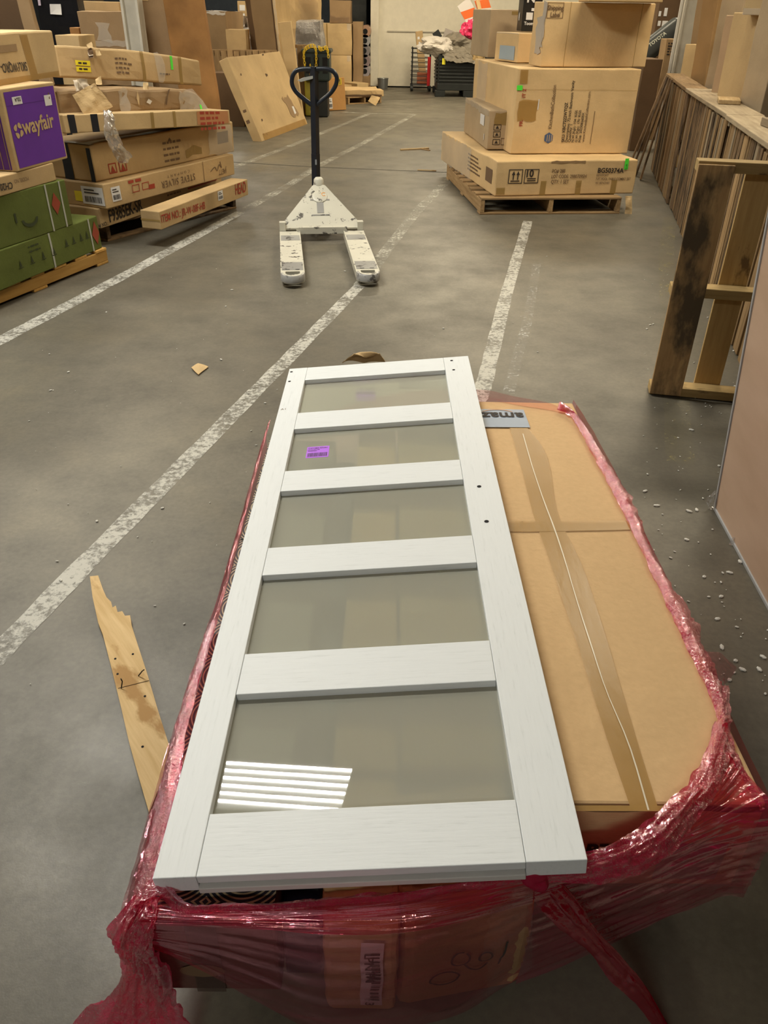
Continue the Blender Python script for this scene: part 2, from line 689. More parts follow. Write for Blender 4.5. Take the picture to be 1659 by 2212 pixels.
def pallet_parts(r, L, D, h, mat, nb=6, nst=3, bottom=True, bw=None):
    t = 0.018
    sh = h - 2 * t
    for k in range(nst):
        x = -L / 2 + .022 + (L - .044) * k / (nst - 1)
        bx('stringer', r, mat, (x, 0, t + sh / 2), (D, .04, sh - .001), (0, 0, PI / 2))
    w = bw or min(.13, D / nb * .72)
    for k in range(nb):
        y = -D / 2 + w / 2 + (D - w) * k / (nb - 1)
        bx('deck_board', r, mat, (0, y, h - t / 2), (L + random.uniform(-.01, .01), w * random.uniform(.9, 1.05), t),
           (0, 0, random.uniform(-.006, .006)))
    if bottom:
        for k in range(3):
            y = -D / 2 + w / 2 + (D - w) * k / 2
            bx('bottom_board', r, mat, (0, y, t / 2), (L, w, t - .001))


def plate(name, label, cat, pts, mat, th, kind=None):
    """flat polygon prism lying at pts (world), thickness downwards"""
    bm = bmesh.new()
    top = [bm.verts.new(Vector(p)) for p in pts]
    f = bm.faces.new(top)
    if f.normal.z < 0:
        f.normal_flip()
    r = bmesh.ops.extrude_face_region(bm, geom=[f])
    for v in r['geom']:
        if isinstance(v, bmesh.types.BMVert):
            v.co.z += th
    bmesh.ops.recalc_face_normals(bm, faces=bm.faces)
    o = link(name, from_bm(bm, name), mat)
    return tag(o, label, cat, kind=kind)


# @@SECTIONS@@
# ------------------------------------------------------------------ setting
def struct(name, c, d, mat, bev=0.0):
    bm = box_bm(d[0], d[1], d[2], bev)
    bmesh.ops.translate(bm, verts=bm.verts, vec=(0, 0, -d[2] / 2))
    o = link(name, from_bm(bm, name), mat)
    o.location = c
    o['kind'] = 'structure'
    return o


CONC = concrete()
WALLW = flat('white_wall_panel', (0.74, 0.68, 0.54), 0.6, var=0.04)
WALLD = flat('blue_grey_wall', (0.075, 0.085, 0.095), 0.7, var=0.1)
WALLN = flat('warehouse_wall', (0.42, 0.38, 0.31), 0.7, var=0.08)
DECK = flat('roof_deck', (0.66, 0.61, 0.49), 0.7, var=0.06)
STEEL = flat('grey_steel', (0.13, 0.15, 0.14), 0.5, var=0.1)
struct('floor', (-2, 11, -0.05), (30, 52, 0.1), CONC)
struct('ceiling', (-2, 11, 6.6), (30, 52, 0.1), DECK)
struct('wall_left', (-17, 11, 3.28), (0.15, 52, 6.5), WALLN)
struct('wall_right', (13, 11, 3.28), (0.15, 52, 6.5), WALLN)
struct('wall_front', (-2, -15, 3.28), (29.8, 0.15, 6.5), WALLN)
struct('wall_far', (-2, 37, 3.28), (29.8, 0.15, 6.5), WALLD)
wy = 22.2
xw = PY(800, 188, wy).x
struct('wall_back', ((xw + 12.9) / 2 + .1, wy + .12, 3.28), (12.9 - xw - .2, 0.2, 6.5), WALLW)
struct('trim_1', (xw + .1, wy + .05, 3.28), (0.2, 0.36, 6.5), WALLW, .01)      # the white end post of the wall
zs = Zt(860, 68, PY(860, 68, wy))
struct('trim_2', ((xw + 12.9) / 2 + .2, wy + .012, zs), (12.9 - xw - .4, 0.03, 0.025), flat('seam_shadow', (0.42, 0.38, 0.3), .8))
struct('wall_partition', (-9.2, 31.9, 3.28), (15.4, 0.2, 6.5), WALLD)
for k, x in enumerate((-8.2, -1.55, 4.4)):
    struct('trim_%d' % (3 + k), (x, 15, 6.36), (0.32, 43, 0.36), STEEL)
for k in range(8):
    struct('trim_%d' % (6 + k), (-2, -3.5 + 5.4 * k, 6.08), (29.8, 0.12, 0.2), STEEL)


def strip(name, pts, w, mat, z=0.0012, n=40):
    c = spline([Vector((p[0], p[1], 0)) for p in pts], n) if len(pts) > 2 else [Vector((*pts[0], 0)).lerp(Vector((*pts[1], 0)), k / (n - 1)) for k in range(n)]
    bm = bmesh.new()
    rows = []
    for i, p in enumerate(c):
        d = (c[min(i + 1, n - 1)] - c[max(i - 1, 0)]).normalized()
        s = Vector((d.y, -d.x, 0)) * w / 2
        j = w * .07
        rows.append((bm.verts.new(p - s * (1 + random.uniform(-j, j) / w) + Vector((0, 0, z))), bm.verts.new(p + s * (1 + random.uniform(-j, j) / w) + Vector((0, 0, z)))))
    for a, b in zip(rows, rows[1:]):
        bm.faces.new((a[0], a[1], b[1], b[0]))
    o = link(name, from_bm(bm, name), mat)
    o['kind'] = 'structure'
    return o


def fp(*q):
    r = P(*q)
    return (r.x, r.y)


PL1 = paint_line('worn_white_paint', (0.50, 0.48, 0.42), 0.40)
PL2 = paint_line('very_worn_white_paint', (0.44, 0.42, 0.35), 0.46)
PL3 = paint_line('scuffed_paint', (0.62, 0.6, 0.54), 0.53)
strip('floor_line', [fp(-60, 768), fp(0, 736), fp(250, 605), fp(518, 459)], .105, PL1)
strip('floor_line', [fp(518, 459), fp(620, 402), fp(700, 352), fp(790, 306), fp(895, 247)], .105, PL2)
strip('floor_line', [fp(-90, 1500), fp(0, 1408), fp(230, 1172), fp(458, 941), fp(640, 757), fp(778, 616)], .085, PL1)
strip('floor_line', [fp(778, 616), fp(892, 468), fp(958, 399), fp(1010, 345)], .10, PL2)
strip('floor_line', [fp(1030, 870), fp(1048, 820), fp(1090, 650), fp(1128, 520), fp(1140, 478)], .085, PL1)
strip('floor_line', [fp(1098, 850), fp(1118, 770), fp(1140, 690), fp(1160, 570)], .06, PL3)
strip('floor_line', [fp(505, 362), fp(640, 310), fp(797, 246)], .10, PL2)
strip('floor_line', [fp(740, 242), fp(800, 245), fp(895, 247)], .10, PL2)
strip('floor_line', [fp(1470, 1000), fp(1440, 560), fp(1448, 470)], .12, paint_line('faint_yellow_paint', (0.45, 0.38, 0.16), 0.56))
JO = flat('floor_joint', (0.05, 0.045, 0.035), .9)
strip('floor_joint', [fp(500, 350), fp(690, 361), fp(1000, 374)], .022, JO, 0.0018)
strip('floor_joint', [fp(800, 217), fp(940, 211)], .03, JO, 0.0018)

# ------------------------------------------------------------------ lamps
HOUS = flat('white_lamp_housing', (0.75, 0.75, 0.72), 0.4)
WARM = (1.0, 0.87, 0.64)
COOL = (1.0, 0.985, 0.91)


def lamp(x, y, z, label, w=1.3, d=0.62, power=60, col=COOL, tubes=6, rz=0.0):
    r = thing('ceiling_light', label, 'light', (x, y, z), rz, 'fluorescent ceiling lights')
    bx('housing', r, HOUS, (0, 0, .06), (w + .06, d + .05, .05))
    for s in (-1, 1):
        bx('end_cap', r, HOUS, (s * (w / 2 + .02), 0, .02), (.03, d, .06))
    for s in (-1, 1):
        o = link('hanger_wire', from_bm(tube_bm([(s * w * .4, 0, .08), (s * w * .4, 0, 6.5 - z)], .006, 6), 'wire'), STEEL, r)
    em = bpy.data.materials.get('lamp_tube_%s' % (col,)) or None
    if em is None:
        em = bpy.data.materials.new('lamp_tube_%s' % (col,))
        em.use_nodes = True
        t = em.node_tree
        t.nodes.clear()
        e = t.nodes.new('ShaderNodeEmission')
        e.inputs[0].default_value = (*col, 1)
        o_ = t.nodes.new('ShaderNodeOutputMaterial')
        t.links.new(e.outputs[0], o_.inputs[0])
        e.inputs[1].default_value = TUBE_E
    for k in range(tubes):
        yy = -d / 2 + d * (k + .5) / tubes
        link('tube', from_bm(tube_bm([(-w / 2, yy, 0.012), (w / 2, yy, 0.012)], .013, 8), 'tube'), em, r)
        L = bpy.data.lights.new('tube_light', 'AREA')
        L.shape = 'RECTANGLE'
        L.size = w
        L.size_y = .026
        L.color = col
        L.energy = power / tubes
        lo = bpy.data.objects.new('tube_light', L)
        COL.objects.link(lo)
        lo.parent = r
        lo.location = (0, yy, -.004)
    # added up-facing light to brighten the roof; the closed housing has no slot
    L = bpy.data.lights.new('added_uplight', 'AREA')
    L.shape = 'RECTANGLE'
    L.size = w
    L.size_y = .3
    L.color = col
    L.energy = power * .08
    lo = bpy.data.objects.new('added_uplight', L)
    COL.objects.link(lo)
    lo.parent = r
    lo.location = (0, 0, .095)
    lo.rotation_euler = (PI, 0, 0)
    return r


TUBE_E = 18.0
lamp(-2.33, 4.73, 5.0, 'long six-tube ceiling light over the left aisle, mirrored in the nearest door pane', 2.4, .50, 262, rz=math.radians(-11.3))
lamp(3.3, 7.0, 5.0, 'six-tube ceiling light above the standing pallets', 2.4, .62, 165, WARM)
lamp(-1.6, -4.6, 5.0, 'six-tube ceiling light at the left rear, behind the viewer', 2.4, .62, 110)
lamp(-5.0, 10.8, 5.0, 'six-tube ceiling light above the far left cartons', 2.4, .62, 190, WARM)
lamp(2.9, 12.6, 5.0, 'six-tube ceiling light above the right carton stack', 2.4, .62, 165, WARM)
lamp(1.1, 17.3, 5.0, 'six-tube ceiling light in the middle of the far aisle', 2.4, .62, 260, WARM)
lamp(-5.0, 17.0, 5.0, 'six-tube ceiling light over the far left storage', 2.4, .62, 160, WARM)
lamp(-5.5, 25.0, 5.0, 'six-tube ceiling light behind the white wall', 2.4, .62, 120, COOL)
lamp(6.0, 15.5, 5.0, 'six-tube ceiling light over the far right corner', 2.4, .62, 160, WARM)
lamp(-7.2, 7.2, 5.0, 'six-tube ceiling light left of the carton piles', 2.4, .62, 160, COOL)

wd = bpy.data.worlds.new('world')
SC.world = wd
wd.use_nodes = True
wd.node_tree.nodes['Background'].inputs[0].default_value = (0.9, 0.85, 0.75, 1)
wd.node_tree.nodes['Background'].inputs[1].default_value = 0.03
SC.view_settings.view_transform = 'Standard'
SC.view_settings.look = 'None'
SC.view_settings.gamma = 1.0
SC.view_settings.use_curve_mapping = False
SC.view_settings.exposure = 0.0
SC.cycles.transparent_max_bounces = 24
SC.cycles.max_bounces = 8
SC.cycles.use_denoising = True
# ------------------------------------------------------------------ the load in front: door, cartons, red film
DOOR_W = wood('white_oak_foil', (0.66, 0.655, 0.65), (0.75, 0.745, 0.74))
DM, DT, DB, DO = nt('door_white')
_v = objco(DT, (3, 40, 40))
_g = tex_noise(DT, 4.0, 5, _v, 0.65)
_c = ramp(DT, _g, [(0.3, (0.69, 0.715, 0.72)), (0.42, (0.765, 0.79, 0.80)), (0.7, (0.785, 0.81, 0.82))])
DT.links.new(_c, DB.inputs['Base Color'])
DB.inputs['Roughness'].default_value = 0.5
bump(DT, DB, _g, 0.15, 0.002)
DOORW = DM
# frosted glass: milky upper face, clear body
GLM = bpy.data.materials.new('frosted_glass')
GLM.use_nodes = True
t = GLM.node_tree
t.nodes.clear()
go = t.nodes.new('ShaderNodeOutputMaterial')
gd = t.nodes.new('ShaderNodeBsdfDiffuse')
gd.inputs[0].default_value = (.82, .81, .68, 1)
gt = t.nodes.new('ShaderNodeBsdfTransparent')
gt.inputs[0].default_value = (.93, .97, .90, 1)
gr = t.nodes.new('ShaderNodeBsdfRefraction')
gr.inputs[0].default_value = (.93, .97, .90, 1)
gr.inputs['Roughness'].default_value = .3
gr.inputs['IOR'].default_value = 1.12
gg = t.nodes.new('ShaderNodeBsdfGlossy')
gg.inputs['Roughness'].default_value = .012
m1 = t.nodes.new('ShaderNodeMixShader')
m1.inputs[0].default_value = .36
t.links.new(gt.outputs[0], m1.inputs[1])
t.links.new(gr.outputs[0], m1.inputs[2])
m2 = t.nodes.new('ShaderNodeMixShader')
m2.inputs[0].default_value = .39
t.links.new(m1.outputs[0], m2.inputs[1])
t.links.new(gd.outputs[0], m2.inputs[2])
gf = t.nodes.new('ShaderNodeFresnel')
gf.inputs[0].default_value = 1.55
m3 = t.nodes.new('ShaderNodeMixShader')
t.links.new(gf.outputs[0], m3.inputs[0])
t.links.new(m2.outputs[0], m3.inputs[1])
t.links.new(gg.outputs[0], m3.inputs[2])
t.links.new(m3.outputs[0], go.inputs[0])
GLC = bpy.data.materials.new('glass_body')
GLC.use_nodes = True
t = GLC.node_tree
t.nodes.clear()
go = t.nodes.new('ShaderNodeOutputMaterial')
gt = t.nodes.new('ShaderNodeBsdfTransparent')
gt.inputs[0].default_value = (.93, .97, .91, 1)
t.links.new(gt.outputs[0], go.inputs[0])
DOOR_EDGE = flat('door_edge', (0.62, 0.60, 0.57), .5, var=.03)

# pose of the door found from its four corners
dBL, dBR, dTL = Vector((-0.368, 0.740, 0.404)), Vector((0.334, 0.745, 0.469)), Vector((-0.408, 2.889, 0.405))
dx = (dBR - dBL).normalized()
dyv = (dTL - dBL).normalized()
dzv = dx.cross(dyv).normalized()
dyv = dzv.cross(dx)
DW, DL = 0.705, 2.148
TH = 0.038
door = thing('barn_door', 'white five-pane barn door lying on the red-wrapped pallet load', 'door')
Mx = Matrix.Identity(4)
for i in range(3):
    Mx[i][0], Mx[i][1], Mx[i][2] = dx[i], dyv[i], dzv[i]
    Mx[i][3] = dBL[i] - dzv[i] * TH
door.matrix_world = Mx
Minv = Mx.inverted()


def on_door(u, v, off=0.0):
    """pixel -> local xy on the door's upper face"""
    o = Vector(CAM)
    d = Vector(ray(u, v))
    n = dzv
    pl = dBL + dzv * off
    t = n.dot(pl - o) / n.dot(d)
    q = Minv @ (o + d * t)
    return q.x, q.y


def dbox(name, x0, y0, x1, y1, z0, z1, mat, long_y=False, bev=0.0015, parent=None):
    c = ((x0 + x1) / 2, (y0 + y1) / 2, (z0 + z1) / 2)
    if long_y:
        return bx(name, parent or door, mat, c, (y1 - y0, x1 - x0, z1 - z0), (0, 0, PI / 2), bev)
    return bx(name, parent or door, mat, c, (x1 - x0, y1 - y0, z1 - z0), (0, 0, 0), bev)


# pane edges read off the photo: (near edge left, right), (far edge left, right)
panes_px = [((464, 1757), (1127, 1726), (517, 1500), (1082, 1469)),
            ((539, 1412), (1061, 1382), (569.5, 1242), (1033, 1215)),
            ((581, 1181.6), (1021, 1157), (605, 1060.7), (999.5, 1036)),
            ((614, 1016.8), (991, 993), (631, 926.7), (974.6, 903.7)),
            ((638, 892), (968, 869), (650.5, 821), (955.6, 800))]
xs0, xs1, yb = [], [], []
for a, b, c, d in panes_px:
    A, B, C_, D_ = on_door(*a), on_door(*b), on_door(*c), on_door(*d)
    xs0 += [A[0], C_[0]]
    xs1 += [B[0], D_[0]]
    yb.append(((A[1] + B[1]) / 2, (C_[1] + D_[1]) / 2))
sx0, sx1 = sum(xs0) / len(xs0), sum(xs1) / len(xs1)
print('DOOR stiles', sx0, DW - sx1, yb)
for (x0, x1) in ((0, sx0 - .0006), (sx1 + .0006, DW)):
    st = dbox('stile', x0, 0, x1, DL, 0, TH, DOORW, True)
edges = [0] + [e for y in yb for e in y] + [DL]
for k in range(0, len(edges), 2):
    y0, y1 = edges[k], edges[k + 1]
    if k == 0:     # bottom rail carries the guide groove
        r_ = dbox('rail', sx0, y0, sx1, y1, TH * .52, TH - .0004, DOORW)
        dbox('groove', sx0, y0 + .02, sx1, y1, TH * .34, TH * .52, flat('groove_shadow', (0.25, .22, .2), .8), bev=0, parent=door)
        dbox('rail', sx0, y0 - .006, sx1, y1, 0, TH * .34, DOOR_EDGE)
    else:
        dbox('rail', sx0, y0, sx1, y1, 0, TH - .0004, DOORW)
for (y0, y1) in yb:
    gp = dbox('glass_pane', sx0 - .008, y0 - .008, sx1 + .008, y1 + .008, TH * .40, TH * .55, GLM, bev=0)
    gp.data.materials.append(GLC)
    for f in gp.data.polygons:
        f.material_index = 0 if f.normal.z > .5 else 1
for u, v in ((629.5, 803.5), (625.3, 824), (975.5, 779), (980, 799)):
    x, y = on_door(u, v)
    o = link('screw_hole', from_bm(tube_bm([(0, 0, 0), (0, 0, .0012)], .0055, 12), 'hole'), HOLE, door)
    o.location = (x, y, TH - .0004)
for u, v in ((1035, 1051), (1051, 1126.5)):
    x, y = on_door(u, v)
    o = link('handle_hole', from_bm(tube_bm([(0, 0, 0), (0, 0, .0012)], .0062, 14), 'hole'), HOLE, door)
    o.location = (x, y, TH - .0004)


def flat_label(parent, name, x0, y0, x1, y1, z, mat, label=None, corner=.004):
    bm = box_bm(x1 - x0, y1 - y0, .0006, 0)
    o = link(name, from_bm(bm, name), mat, parent, label)
    o.location = ((x0 + x1) / 2, (y0 + y1) / 2, z)
    return o


gz = TH * .55
LILAC = flat('lilac_label', (0.50, 0.16, 0.86), .4)
x0, y0 = on_door(660, 990, gz - TH)
x1, y1 = on_door(712, 963, gz - TH)
lab = flat_label(door, 'return_label', x0, y0, x1, y1, gz, LILAC, 'lilac return label with barcode')
lw, lh = x1 - x0, y1 - y0
rr = random.Random(3)
bm = bmesh.new()
q = -lw * .44
while q < lw * .44:
    w_ = lw * rr.uniform(.008, .022)
    bm.faces.new([bm.verts.new((a, b, .001)) for a, b in ((q, -lh * .42), (q + w_, -lh * .42), (q + w_, -lh * .08), (q, -lh * .08))])
    q += w_ + lw * rr.uniform(.008, .02)
link('barcode', from_bm(bm, 'barcode'), INK, lab)
for st_, yy, ww in (('CUSTOMER RETURN', .30, .86), ('LPN RETURN ITEM', .17, .52), ('CONDITION', .06, .40)):
    me = text_mesh(st_, 1.0, .01)
    xs = [v.co.x for v in me.vertices]
    kk = lw * ww / (max(xs) - min(xs))
    for v in me.vertices:
        v.co = Vector((v.co.x * kk, v.co.y * min(kk * 1.5, lh * .2), 0))
    o = link('printed_text', me, INK, lab)
    o.location = (-lw * .45, lh * yy, .001)
o = link('pencil_mark', text_mesh('A1', .018), INK_F, door)
x, y = on_door(606, 886)
o.location = (x, y, TH + .0005)
x0, y0 = on_door(518, 1166)
o = link('edge_chip', from_bm(tube_bm([(0, 0, 0), (0, 0, .001)], .004, 7), 'chip'), HOLE, door)
o.location = (x0 + .006, y0, TH - .0002)

# --- the pallet and cartons under the door
pallet('wooden_pallet', 'shaded wooden pallet under the red-wrapped load', 'A', 'B', 1) if False else None
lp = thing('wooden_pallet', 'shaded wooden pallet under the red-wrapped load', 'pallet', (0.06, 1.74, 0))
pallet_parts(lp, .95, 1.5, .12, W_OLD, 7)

RZ1 = .424
R = Box('long_carton', 'long kraft carton with blue tape end beside the white door', (.285, .884), (.690, .888), .175, RZ1, 1.69,
        card('amber_kraft', (0.70, 0.465, 0.235), 0.05), dent=.0018, body='carton_body')
# lengthwise tape: local u runs along x, v along y
def r_top(px, py):
    w = P(px, py, RZ1)
    l = R.root.matrix_basis.inverted() @ w
    return l.x + R.L / 2, l.y + R.D / 2


def strip_top(B_, pts_l, pts_r, mat, name, off=.003, n=24, label=None):
    """tape on a top face between two pixel-measured edges"""
    a = spline([Vector((*p, 0)) for p in pts_l], n)
    b = spline([Vector((*p, 0)) for p in pts_r], n)
    bm = bmesh.new()
    rows = []
    for p, q in zip(a, b):
        rows.append([bm.verts.new(B_.fp('top', *(p.lerp(q, k / 3).xy), off)) for k in range(4)])
    for r0, r1 in zip(rows, rows[1:]):
        for k in range(3):
            bm.faces.new((r0[k], r0[k + 1], r1[k + 1], r1[k]))
    bmesh.ops.recalc_face_normals(bm, faces=bm.faces)
    return link(name, from_bm(bm, name), mat, B_.root, label)


strip_top(R, [r_top(1362, 1752), r_top(1280, 1500), r_top(1195, 1240), r_top(1150, 1110), r_top(1118, 985), r_top(1097, 915)],
          [r_top(1422, 1752), r_top(1345, 1500), r_top(1262, 1240), r_top(1203, 1110), r_top(1180, 985), r_top(1130, 915)], TAPE, 'brown_tape')
strip_top(R, [r_top(1397, 1752), r_top(1357, 1610), r_top(1306, 1490), r_top(1268, 1380), r_top(1233, 1265), r_top(1196, 1150), r_top(1160, 1050), r_top(1128, 940)],
          [r_top(1401, 1752), r_top(1360, 1610), r_top(1308, 1490), r_top(1271, 1380), r_top(1235, 1265), r_top(1199, 1150), r_top(1162, 1050), r_top(1130, 940)],
          flat('torn_tape_ridge', (0.74, .66, .52), .3), 'tape_seam', .0045)
strip_top(R, [r_top(1085, 1127), r_top(1200, 1127), r_top(1352, 1127)], [r_top(1090, 1150), r_top(1200, 1150), r_top(1365, 1146)], TAPE, 'brown_tape', .0036)
strip_top(R, [r_top(1230, 1742), r_top(1350, 1742), r_top(1470, 1742)], [r_top(1230, 1754), r_top(1350, 1754), r_top(1470, 1754)], TAPE, 'brown_tape', .004)
# blue tape with the shop's word, upside down
u0, v0 = r_top(1012, 925)
u1, v1 = r_top(1131, 888)
AMZ = flat('blue_grey_tape', (0.31, 0.37, 0.46), .4)
R.patch('top', u0, v0, u1, v1, AMZ, 'blue_tape', .0044, frac=False)
ut, vt = r_top(1129, 896)
R.text('top', ut / R.L, vt / R.D, 'amazon', .072, INK, PI, .0016, 'LEFT', 'printed_text', .0062)
arc = []
for k in range(8):
    t0, t1 = k / 8, (k + 1) / 8
    f = lambda t: (ut - .035 - .105 * t, vt - .0 + .010 - .016 * (1 - (2 * t - 1) ** 2) * -1 - .004)
    a, b = f(t0), f(t1)
    arc.append([(a[0], a[1]), (b[0], b[1]), (b[0], b[1] + .004), (a[0], a[1] + .004)])
R.poly('top', arc, flat('orange_ink', (0.55, .22, .05), .5), 'smile_mark', .0062)
# worn front edge, front print
R.patch('front', 0.0, .93, .999, .985, flat('frayed_edge', (.22, .14, .07), .9), 'flap_edge', .003, rag=.004)
R.patch('front', .04, .28, .20, .62, flat('pink_label', (.50, .33, .36), .5), 'paper_label', .003)
R.text('front', .25, .42, 'BT', .045, INK, 0, .002)
R.text('front', .10, .68, 'r', .05, INK, 0, .001)
R.patch('front', .60, .1, .90, .55, flat('grey_label', (.36, .32, .33), .5), 'paper_label', .003)
R.lines('top', .24, .52, .03, 2, .02, .004, INK_F, 1.2)

# patterned carton under the door's left edge
PM, PT, PB, _ = nt('ring_print')
cc = PT.nodes.new('ShaderNodeTexCoord')
mp = PT.nodes.new('ShaderNodeMapping')
mp.inputs['Scale'].default_value = (8.6, 8.6, 8.6)
PT.links.new(cc.outputs['Object'], mp.inputs[0])
fr = PT.nodes.new('ShaderNodeVectorMath')
fr.operation = 'FRACTION'
PT.links.new(mp.outputs[0], fr.inputs[0])
sb = PT.nodes.new('ShaderNodeVectorMath')
sb.operation = 'SUBTRACT'
sb.inputs[1].default_value = (.5, .5, .5)
PT.links.new(fr.outputs[0], sb.inputs[0])
m2 = PT.nodes.new('ShaderNodeVectorMath')
m2.operation = 'MULTIPLY'
m2.inputs[1].default_value = (1, 1, 0)
PT.links.new(sb.outputs[0], m2.inputs[0])
le = PT.nodes.new('ShaderNodeVectorMath')
le.operation = 'LENGTH'
PT.links.new(m2.outputs[0], le.inputs[0])
mm = PT.nodes.new('ShaderNodeMath')
mm.operation = 'MULTIPLY'
mm.inputs[1].default_value = 88.0
PT.links.new(le.outputs['Value'], mm.inputs[0])
si = PT.nodes.new('ShaderNodeMath')
si.operation = 'SINE'
PT.links.new(mm.outputs[0], si.inputs[0])
PT.links.new(ramp(PT, si.outputs[0], [(0.30, (0.02, 0.02, 0.03)), (0.38, (0.46, 0.37, 0.22))]), PB.inputs['Base Color'])
PB.inputs['Roughness'].default_value = .5
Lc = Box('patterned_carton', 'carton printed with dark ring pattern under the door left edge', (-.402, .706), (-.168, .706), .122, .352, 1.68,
         card('deep_brown_kraft', (.13, .065, .05)), dent=.002)  # the carton's own deep brown
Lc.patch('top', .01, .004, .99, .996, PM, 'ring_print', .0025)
Lc.patch('front', .36, 0, .58, 1, tape_mat('dark_tape', (.07, .04, .03), .8), 'brown_tape', .003)
Lc.poly('front', [[(.05 + .04 * math.cos(a / 12 * 2 * PI) + .05, .07 + .02 * math.sin(a / 12 * 2 * PI)) for a in range(12)]], INK_F, 'printed_leaf')
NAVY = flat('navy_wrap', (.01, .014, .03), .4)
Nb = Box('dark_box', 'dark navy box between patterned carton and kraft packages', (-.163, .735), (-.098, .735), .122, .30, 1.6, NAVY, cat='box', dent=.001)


def rib(p, s):
    k = 1.0 if p.y < -s.D / 2 + .08 else .12
    b = -.03 * math.sin(PI * min(1, max(0, p.z / s.H))) * k
    f = .0045 * (abs(math.sin(p.z * 62 + noise.noise(p * 6) * 2.2)) ** 0.6) * k
    return (0.0015 * math.sin(p.z * 70), b - f, 0)


M1 = Box('paper_package', 'ribbed kraft package with barcode label under the front edge of the door', (-.090, .722), (.036, .722), .03, .366, .25,
         card('package_kraft', (.66, .42, .19)), cat='package', dent=.003, bend=rib, cell=.018, bev=.012)
M2 = Box('paper_package', 'crumpled kraft package with marker loops beside the barcode package', (.044, .730), (.274, .772), .03, .372, .21,
         card('package_kraft2', (.56, .32, .14)), cat='package', dent=.007, bend=lambda p, s: (0, rib(p, s)[1] * .55, 0), cell=.03, bev=.02)
K1 = Box('long_carton', 'kraft carton hidden under the door, blurred behind the middle of the frosted panes', (-.090, .99), (.036, .99), .122, .366, 1.5, card('package_kraft', (.66, .42, .19)), dent=.002)
K2 = Box('long_carton', 'kraft carton hidden under the door, blurred behind the right part of the frosted panes', (.044, .99), (.274, .99), .122, .378, 1.5, KRAFT, dent=.002)
lab = M1.patch('front', .50, .30, .80, .84, flat('pink_white_label', (.80, .70, .74), .4), 'barcode_label', .012)
bm = bmesh.new()
rr = random.Random(11)
v = .36
while v < .78:
    h_ = rr.uniform(.008, .02)
    bm.faces.new([bm.verts.new(M1.fp('front', u * M1.L, w_ * M1.H, .015)) for u, w_ in ((.64, v), (.76, v), (.76, v + h_), (.64, v + h_))])
    v += h_ + rr.uniform(.008, .02)
link('barcode', from_bm(bm, 'bar'), INK, lab)
M1.text('front', .56, .78, 'LPN PM', .022, INK, -PI / 2, .0003, off=.015)
M1.text('front', .56, .40, 'P 3', .022, INK, -PI / 2, .0003, off=.015)


def scribble(B_, pts, w, name='marker_writing', mat=INK):
    c = spline([Vector((x, y, 0)) for x, y in pts], 60)
    bm = bmesh.new()
    rows = []
    for i, p in enumerate(c):
        d = (c[min(i + 1, 59)] - c[max(i - 1, 0)]).normalized()
        s = Vector((-d.y, d.x, 0)) * w / 2
        rows.append([bm.verts.new(B_.fp('front', q.x, q.y, .008)) for q in (p - s, p + s)])
    for a, b in zip(rows, rows[1:]):
        bm.faces.new((a[0], a[1], b[1], b[0]))
    return link(name, from_bm(bm, name), mat, B_.root)


def circ(cx_, cy_, rx, ry, a0=0, a1=2 * PI, n=14):
    return [(cx_ + rx * math.cos(a0 + (a1 - a0) * k / n), cy_ + ry * math.sin(a0 + (a1 - a0) * k / n)) for k in range(n + 1)]


scribble(M2, circ(.075, .125, .026, .022), .004)
scribble(M2, circ(.10, .18, .016, .019, 1.2, 7.2), .004)
scribble(M2, circ(.145, .175, .012, .014, .3, 6.6), .004)
scribble(M2, [(.17, .145), (.178, .175), (.182, .21)], .004)
scribble(M2, [(.108, .16), (.12, .145), (.135, .14), (.15, .155)], .004)
def top_px(B_, a, b, mat, name, label=None):
    p, q = B_.face_uv('top', *a), B_.face_uv('top', *b)
    return B_.patch('top', p[0], p[1], q[0], q[1], mat, name, .003, frac=False, label=label)


top_px(K1, (768, 868), (812, 848), LILAC, 'lilac_label', 'lilac label seen blurred through the far pane')
top_px(K2, (862, 842), (962, 812), AMZ, 'blue_tape', 'blue tape seen blurred through the far pane')
top_px(K2, (905, 959), (942, 926), WHITE, 'white_label', 'white label seen blurred through a pane')

# ------------------------------------------------------------------ red stretch film
wrap = thing('stretch_wrap', 'loose red stretch film wrapped around the cartons under the white door', 'plastic wrap', (0.1, 1.6, 0.0))


